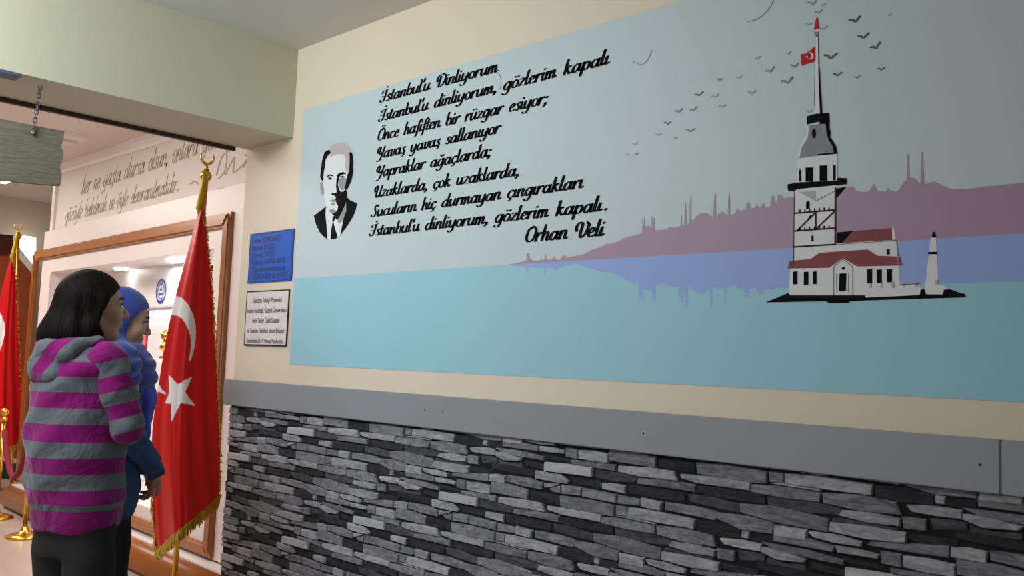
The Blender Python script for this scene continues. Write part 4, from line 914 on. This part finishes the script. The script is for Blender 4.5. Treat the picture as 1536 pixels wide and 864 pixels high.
def stripemat(name, axis, bounds, start_purple):
    m = bpy.data.materials.new(name); m.use_nodes = True; nt = m.node_tree; bs = nt.nodes['Principled BSDF']; bs.inputs['Roughness'].default_value = .85; bs.inputs['Sheen Weight'].default_value = .2; bs.inputs['Specular IOR Level'].default_value = .06
    tc = nt.nodes.new('ShaderNodeTexCoord'); dt = nt.nodes.new('ShaderNodeVectorMath'); dt.operation = 'DOT_PRODUCT'; dt.inputs[1].default_value = axis; nt.links.new(tc.outputs['Object'], dt.inputs[0])
    lo_, hi_ = bounds[0]-.05, bounds[-1]+.05; mr = nt.nodes.new('ShaderNodeMapRange'); mr.inputs[1].default_value = lo_; mr.inputs[2].default_value = hi_; nt.links.new(dt.outputs['Value'], mr.inputs[0])
    cr = nt.nodes.new('ShaderNodeValToRGB'); cr.color_ramp.interpolation = 'CONSTANT'; c = start_purple; cr.color_ramp.elements[0].color = PUR if c else GRY
    cr.color_ramp.elements.remove(cr.color_ramp.elements[1])
    for b in bounds: c = not c; e_ = cr.color_ramp.elements.new((b-lo_)/(hi_-lo_)); e_.color = PUR if c else GRY
    nt.links.new(mr.outputs[0], cr.inputs[0])
    n = nt.nodes.new('ShaderNodeTexNoise'); n.inputs['Scale'].default_value = 260; n.inputs['Detail'].default_value = 2; nt.links.new(tc.outputs['Object'], n.inputs[0])
    mx = nt.nodes.new('ShaderNodeMix'); mx.data_type = 'RGBA'; mx.blend_type = 'MULTIPLY'; mx.inputs[0].default_value = .35; nt.links.new(cr.outputs[0], mx.inputs[6]); nt.links.new(n.outputs[0], mx.inputs[7]); nt.links.new(mx.outputs[2], bs.inputs['Base Color'])
    bp = nt.nodes.new('ShaderNodeBump'); bp.inputs['Strength'].default_value = .25; bp.inputs['Distance'].default_value = .003; nt.links.new(n.outputs[0], bp.inputs['Height'])
    n3 = nt.nodes.new('ShaderNodeTexNoise'); n3.inputs['Scale'].default_value = 9; n3.inputs['Detail'].default_value = 3; n3.inputs['Distortion'].default_value = 1.2; nt.links.new(tc.outputs['Object'], n3.inputs[0])
    b3 = nt.nodes.new('ShaderNodeBump'); b3.inputs['Strength'].default_value = .6; b3.inputs['Distance'].default_value = .03; nt.links.new(n3.outputs[0], b3.inputs['Height']); nt.links.new(bp.outputs[0], b3.inputs['Normal']); nt.links.new(b3.outputs[0], bs.inputs['Normal']); return m
def face_bits(body, c, yaw, pitch, s=1.0):
    Rm = (roty(pitch) @ rotz(-yaw)).T
    tr = lambda p: Vector(tuple(np.array(c)+Rm@(np.array(p)*s)))
    for sd in (-1, 1):
        b = bmesh.new(); bmesh.ops.create_uvsphere(b, u_segments=16, v_segments=10, radius=.0115*s); e_ = obj('eye', b, M['eyew'], body, True); e_.location = tr((.0765, .031*sd, .006))
        b = bmesh.new(); bmesh.ops.create_uvsphere(b, u_segments=12, v_segments=8, radius=.0062*s); e_ = obj('iris', b, M['iris'], body, True); e_.location = tr((.083, .032*sd, .006))
        obj('eyelid', tube([tr((.079, .018*sd, .009)), tr((.0885, .028*sd, .0155)), tr((.0845, .038*sd, .0145)), tr((.074, .047*sd, .007))], [.0015, .0028, .0028, .0012], 6), M['brow'], body, True)
        obj('eyebrow', tube([tr((.090, .012*sd, .027)), tr((.087, .028*sd, .034)), tr((.077, .042*sd, .033)), tr((.066, .052*sd, .026))], [.002, .0042, .0036, .0012], 6), M['brow'], body, True)
def person(label, loc, rz): return thing('person', label, 'person', loc, rz, None)
def shoes(par, y, x=0.0):
    def fn(X, Y, Z):
        P = (X, Y, Z); d = smin(ball(P, (x+.10, y, .045), (.07, .042, .042)), ball(P, (x-.02, y, .055), (.075, .038, .05)), .05); return smax(d, .004-Z, .01)
    surf('shoe', axes(x-.12, x+.20, .008), axes(y-.06, y+.06, .008), axes(-.012, .13, .008), fn, M['shoe'], par)

# ---- first figure: striped hoodie, black hair
g1 = onX(116, 650, -3.2); yaw1 = math.radians(103)
A = person('person in a magenta and grey striped hoodie with long black hair, seen from behind', (g1[0], g1[1], 0), yaw1)
hc1 = (.028, .0, 1.535); hy1 = math.radians(-26); hp1 = 0.0
elb = (.052, -.190, 1.135); wr = (.15, -.05, 1.10)
def body1(X, Y, Z):
    P = (X, Y, Z); d, _ = head_sdf(P, hc1, hy1, hp1)
    d = smin(d, cone(P, (.02, 0, 1.47), (-.015, 0, 1.34), .050, .058), .03)
    d = smin(d, column_(P, [(.82, 0, .08, .12), (.95, 0, .09, .14), (1.08, 0, .09, .13), (1.22, 0, .10, .15), (1.32, -.005, .085, .155), (1.375, -.01, .06, .10)]), .04)
    for sd in (-1, 1):
        e_ = (elb[0], elb[1]*-sd, elb[2]); w_ = (wr[0]+(.03 if sd > 0 else 0), wr[1]*-sd, wr[2]+(.02 if sd > 0 else -.02))
        d = smin(d, chain_(P, [((0, .130*sd, 1.345), .040), (e_, .034), (w_, .025)], .02), .03)
        d = smin(d, chain_(P, [((0, .07*sd, .85), .062), ((.01, .09*sd, .47), .048), ((-.01, .10*sd, .09), .038)], .03), .03)
        d = smin(d, hand_sdf(P, w_, (.05, -sd, 0), (1, 0, .3), .95, .35, sd), .01)
    return d
zz = np.concatenate([axes(.06, .98, .016), axes(.98, 1.42, .0065), axes(1.42, 1.69, .0035)])
bA = surf('body', axes(-.15, .32, .005), axes(-.29, .29, .006), zz, body1, M['skin'], A)
face_bits(bA, hc1, hy1, hp1)
def fold(P, a, f, ph): return a*np.sin(P[2]*f+P[1]*f*.6+ph+2.0*np.sin(P[0]*9))
def hood1(X, Y, Z):
    P = (X, Y, Z)
    d = column_(P, [(.79, .020, .122, .146), (.81, .020, .126, .150), (.86, .016, .132, .156), (.885, .013, .142, .168), (.96, .004, .148, .175), (1.10, -.005, .145, .172), (1.22, -.008, .138, .168), (1.32, -.015, .120, .160), (1.375, -.02, .092, .118), (1.415, -.015, .070, .080), (1.44, -.01, .055, .06)], .012)
    d = smin(d, ball(P, (-.02, 0, 1.33), (.105, .170, .065)), .03)
    d = d + .004*np.sin(Y*38+X*20+3*np.sin(Z*7)) * np.clip((1.3-Z)*4, 0, 1) + .0045*np.sin((Z*1.0+Y*.9)*42+2*np.sin(X*14))*np.clip((Z-.88)*6, 0, 1) + .004*np.sin((Z-Y*.7)*26+3*np.sin(Y*9+1))*np.clip((1.35-Z)*3, 0, 1)
    return d
TB = [.862, .885, .917, .969, 1.02, 1.073, 1.13, 1.182, 1.235, 1.285, 1.335, 1.385]
hod = surf('hoodie', axes(-.20, .20, .006), axes(-.235, .235, .006), axes(.76, 1.46, .006), hood1, stripemat('striped_knit', (0.02, 0.02, 1), [.857, .878, .925, .977, 1.028, 1.081, 1.137, 1.189, 1.242, 1.292, 1.342, 1.392], True), A)
sax = np.array(elb)-np.array((0, -.150, 1.36)); sax /= np.linalg.norm(sax)
s0 = float(np.array((0, -.150, 1.36))@sax)
for sd in (-1, 1):
    sh = (-.005, .140*sd, 1.350); e_ = (elb[0], elb[1]*-sd, elb[2]); w_ = (elb[0]+.05, (elb[1]+.06)*-sd, elb[2]-.02)
    def sl(X, Y, Z, sh=sh, e_=e_, w_=w_):
        P = (X, Y, Z); d = chain_(P, [(sh, .065), ((sh[0]*.5+e_[0]*.5, sh[1]*.45+e_[1]*.55, sh[2]*.5+e_[2]*.5), .057), (e_, .053), (w_, .047)], .02)
        return d+.0022*np.sin(Z*75+X*60)+.003*np.sin(Z*31-X*45+Y*20)
    ax_ = (sax[0], sax[1]*-sd, sax[2])
    surf('sleeve', axes(-.12, .22, .006), axes(-.32, .0, .006) if sd < 0 else axes(0, .32, .006), axes(1.02, 1.44, .006), sl, stripemat('striped_knit_sleeve', ax_, [s0+.005, s0+.055, s0+.105, s0+.15, s0+.198, s0+.245, s0+.285], True), hod)
    if sd < 0: pass
def hd(X, Y, Z):
    P = (X, Y, Z); d = smin(ball(P, (-.100, .01, 1.375), (.052, .095, .052), roty(.5)), ball(P, (-.118, .015, 1.315), (.042, .075, .055)), .03)
    for sd in (-1, 1): d = smin(d, chain_(P, [((-.09, .065*sd, 1.395), .034), ((-.01, .078*sd, 1.415), .026), ((.065, .05*sd, 1.375), .020)], .02), .03)
    return d+.005*np.sin(Y*45+Z*30)+.003*np.sin(Z*80-Y*30)
surf('hood', axes(-.22, .12, .006), axes(-.17, .17, .006), axes(1.24, 1.48, .006), hd, stripemat('striped_knit_hood', (-.35, .75, .55), [.62, .665, .71, .755, .80, .845, .89], True), hod)
def hair1(X, Y, Z):
    P0_ = (X, Y, Z); Rm = rotz(-hy1); q = np.tensordot(Rm, np.stack([X-hc1[0], Y-hc1[1], Z-hc1[2]]), 1); P = (q[0], q[1], q[2])
    d = ball(P, (-.015, 0, .033), (.104, .088, .096)); d = smin(d, chain_(P, [((-.03, 0, .01), .088), ((-.06, 0, -.07), .086), ((-.085, 0, -.125), .074)], .03), .04)
    d = smin(d, ball(P, (-.055, 0, -.10), (.115, .108, .075)), .03); d = smax(d, -.172-q[2], .015)
    M_ = (q[0], np.abs(q[1]), q[2]); d = smin(d, chain_(M_, [((.02, .068, .02), .03), ((.0, .075, -.07), .032), ((.028, .068, -.15), .026), ((.05, .06, -.185), .014)], .02), .03)
    xf = np.interp(q[2], [-.20, -.15, -.11, -.06, -.02, .03, .06, .085, .12], [.074, .062, .028, .006, .012, .038, .066, .100, .2]); d = smax(d, q[0]-xf, .010)
    an = np.arctan2(q[1], q[0]+.03); return d+(.0009*np.sin(an*60+5*np.sin(q[2]*9))+.0018*np.sin(an*13+q[2]*8))*np.clip((.09-q[2])*12, 0, 1)
surf('hair', axes(-.21, .18, .0045), axes(-.15, .15, .0045), axes(1.34, 1.70, .0045), hair1, M['hair'], A)
def trou(k=1.0, top=.86, wv=.0):  # wv: forward shift
    def fn(X, Y, Z):
        P = (X-wv, Y, Z); d = column_(P, [(top-.16, 0, .105, .14), (top, 0, .095, .135)])
        for sd in (-1, 1): d = smin(d, chain_(P, [((0, .07*sd, top-.04), .088*k), ((.012, .092*sd, .47), .074*k), ((-.01, .10*sd, .07), .062*k)], .03), .02)
        return d+.003*np.sin(Z*30+Y*20)
    return fn
surf('trousers', axes(-.14, .14, .009), axes(-.20, .20, .009), axes(.01, .90, .009), trou(wv=.016), M['trou'], A)
for sd in (-1, 1): shoes(A, .10*sd)

# ---- second figure: blue headscarf and denim shirt
g2 = onX(163, 620, -3.62); yaw2 = math.radians(86)
B = person('person in a blue headscarf and denim shirt with clasped hands, facing the wall', (g2[0], g2[1], 0), yaw2)
hc2 = (.030, .0, 1.510); hy2 = math.radians(-16); hp2 = math.radians(-14)
el2 = (.015, -.215, 1.06); wr2 = (.165, -.085, .915)
def arm2(sd): return (el2[0], el2[1]*-sd, el2[2]), (wr2[0]+(.012 if sd > 0 else 0), wr2[1]*-sd*(1 if sd < 0 else .75), wr2[2])
def body2(X, Y, Z):
    P = (X, Y, Z); d, _ = head_sdf(P, hc2, hy2, hp2, 1.0, False)
    d = smin(d, cone(P, (.01, 0, 1.45), (-.015, 0, 1.32), .050, .058), .03)
    d = smin(d, column_(P, [(.80, 0, .075, .12), (.95, 0, .085, .135), (1.08, 0, .08, .12), (1.22, 0, .09, .14), (1.31, -.005, .08, .145), (1.36, -.01, .06, .10)]), .04)
    for sd in (-1, 1):
        e_, w_ = arm2(sd); d = smin(d, chain_(P, [((0, .15*sd, 1.33), .042), (e_, .034), (w_, .023)], .02), .03)
        d = smin(d, chain_(P, [((0, .07*sd, .84), .06), ((.01, .09*sd, .47), .048), ((-.01, .095*sd, .09), .036)], .03), .03)
    d = smin(d, hand_sdf(P, (wr2[0]+.004, wr2[1]+.01, wr2[2]-.01), (.10, .45, -.8), (.9, -.5, -.1), .95, .75, 1), .008)
    w_ = arm2(1)[1]; d = smin(d, hand_sdf(P, (w_[0]+.006, w_[1]-.01, w_[2]-.01), (.25, -.85, -.45), (1, .1, .3), .95, .55, 1), .004)
    return d
zz = np.concatenate([axes(.06, .76, .016), axes(.76, .96, .0035), axes(.96, 1.38, .012), axes(1.38, 1.66, .0035)])
xx = np.concatenate([axes(-.15, 0, .008), axes(0, .30, .0035)])
bB = surf('body', xx, axes(-.26, .26, .0045), zz, body2, M['skin'], B)
face_bits(bB, hc2, hy2, hp2)
def shirt(X, Y, Z):
    P = (X, Y, Z); d = column_(P, [(.745, .0, .112, .150), (.80, .0, .125, .168), (.95, .0, .125, .170), (1.08, .0, .115, .155), (1.22, .0, .122, .165), (1.31, -.01, .108, .165), (1.37, -.01, .08, .11), (1.40, -.01, .065, .075)], .02)
    return d+.004*np.sin(Z*34+Y*18+2*np.sin(X*12))+.0025*np.sin(Z*75-Y*40)
shi = surf('denim_shirt', axes(-.16, .16, .006), axes(-.20, .20, .006), axes(.73, 1.42, .006), shirt, M['denim'], B)
for sd in (-1, 1):
    e_, w_ = arm2(sd)
    def sl2(X, Y, Z, e_=e_, w_=w_, sd=sd):
        P = (X, Y, Z); d = chain_(P, [((-.01, .135*sd, 1.315), .052), (e_, .052), ((e_[0]*.3+w_[0]*.7, e_[1]*.3+w_[1]*.7, e_[2]*.3+w_[2]*.7), .044), (w_, .038)], .02)
        dx = (np.array(w_)-np.array(e_)); dx /= np.linalg.norm(dx); ps = (X-w_[0])*dx[0]+(Y-w_[1])*dx[1]+(Z-w_[2])*dx[2]
        d = smax(d, np.where(Z < 1.1, ps-.004, -1), .004); return d+.0028*np.sin(X*55+Z*90)+.0022*np.sin(Z*150-X*60)*np.clip((1.1-Z)*8, 0, 1)
    surf('sleeve', axes(-.09, .25, .0055), axes(-.29, .0, .0055) if sd < 0 else axes(-.03, .29, .0055), axes(.86, 1.41, .0055), sl2, M['denim'], shi)
def hij(X, Y, Z):
    Rm = roty(hp2) @ rotz(-hy2); q = np.tensordot(Rm, np.stack([X-hc2[0], Y-hc2[1], Z-hc2[2]]), 1); P = (q[0], q[1], q[2])
    hd_, _ = head_sdf((X, Y, Z), hc2, hy2, hp2)
    d = ball(P, (-.016, 0, .030), (.106, .086, .100)); d = smin(d, chain_(P, [((-.02, 0, -.02), .082), ((-.005, 0, -.11), .072), ((-.02, 0, -.17), .072)], .03), .03)
    d = smin(d, chain_(P, [((.0, 0, -.115), .066), ((.035, 0, -.128), .046)], .02), .03)
    xf = np.interp(q[2], [-.16, -.118, -.10, -.06, .0, .05, .075, .10], [.2, .112, .040, .022, .024, .050, .088, .2]); d = smax(d, q[0]-xf, .006)
    u0 = np.tensordot(rotz(-hy2), np.stack([X-hc2[0], Y-hc2[1], Z-hc2[2]]), 1); U0 = (u0[0], u0[1], u0[2]); UM = (u0[0], np.abs(u0[1]), u0[2])
    d = smin(d, ball(U0, (-.03, 0, -.215), (.120, .160, .085)), .03); d = smin(d, chain_(UM, [((-.02, .05, -.13), .060), ((-.012, .135, -.168), .074), ((-.004, .172, -.215), .072)], .02), .03)
    # wraps round the neck
    def wrap(c, Rr, r, tilt, d):
        u = np.tensordot(roty(tilt), np.stack([u0[0]-c[0], u0[1]-c[1], u0[2]-c[2]]), 1); rr = np.sqrt(u[0]**2+(u[1]*.9)**2)-Rr; return smin(d, np.sqrt(rr**2+(u[2]*.75)**2)-r, .010)
    d = wrap((-.005, 0, -.150), .072, .032, .32, d); d = wrap((.008, 0, -.195), .090, .034, .30, d); d = wrap((.004, 0, -.235), .104, .036, .2, d)
    return d+.0011*np.sin((q[2]*1.2-q[0]*.8)*110+2*np.sin(q[1]*20))*np.clip((-.07-q[2])*20, .15, 1)+.005*np.sin((q[2]-q[0]*.7)*75+q[1]*30+1.5*np.sin(q[0]*25))*np.clip((-.08-q[2])*15, 0, 1)
hj = surf('headscarf', axes(-.19, .22, .005), axes(-.26, .26, .005), axes(1.17, 1.665, .005), hij, M['hijab'], B)
def sc2(X, Y, Z):
    P = (X, Y, Z); d = chain_(P, [((.085, -.04, 1.30), .050), ((.105, -.05, 1.20), .052), ((.098, -.045, 1.06), .050), ((.092, -.04, .97), .035)], .02); d = smin(d, ball(P, (.075, .02, 1.24), (.065, .10, .09)), .03)
    return d+.004*np.sin(Y*70+X*40+3*np.sin(Z*6))
surf('scarf_end', axes(-.02, .19, .006), axes(-.16, .14, .006), axes(.92, 1.37, .006), sc2, M['scarf2'], hj)
surf('trousers', axes(-.14, .14, .009), axes(-.20, .20, .009), axes(.01, .90, .009), trou(.95, .84), M['trou'], B)
for sd in (-1, 1): shoes(B, .098*sd)
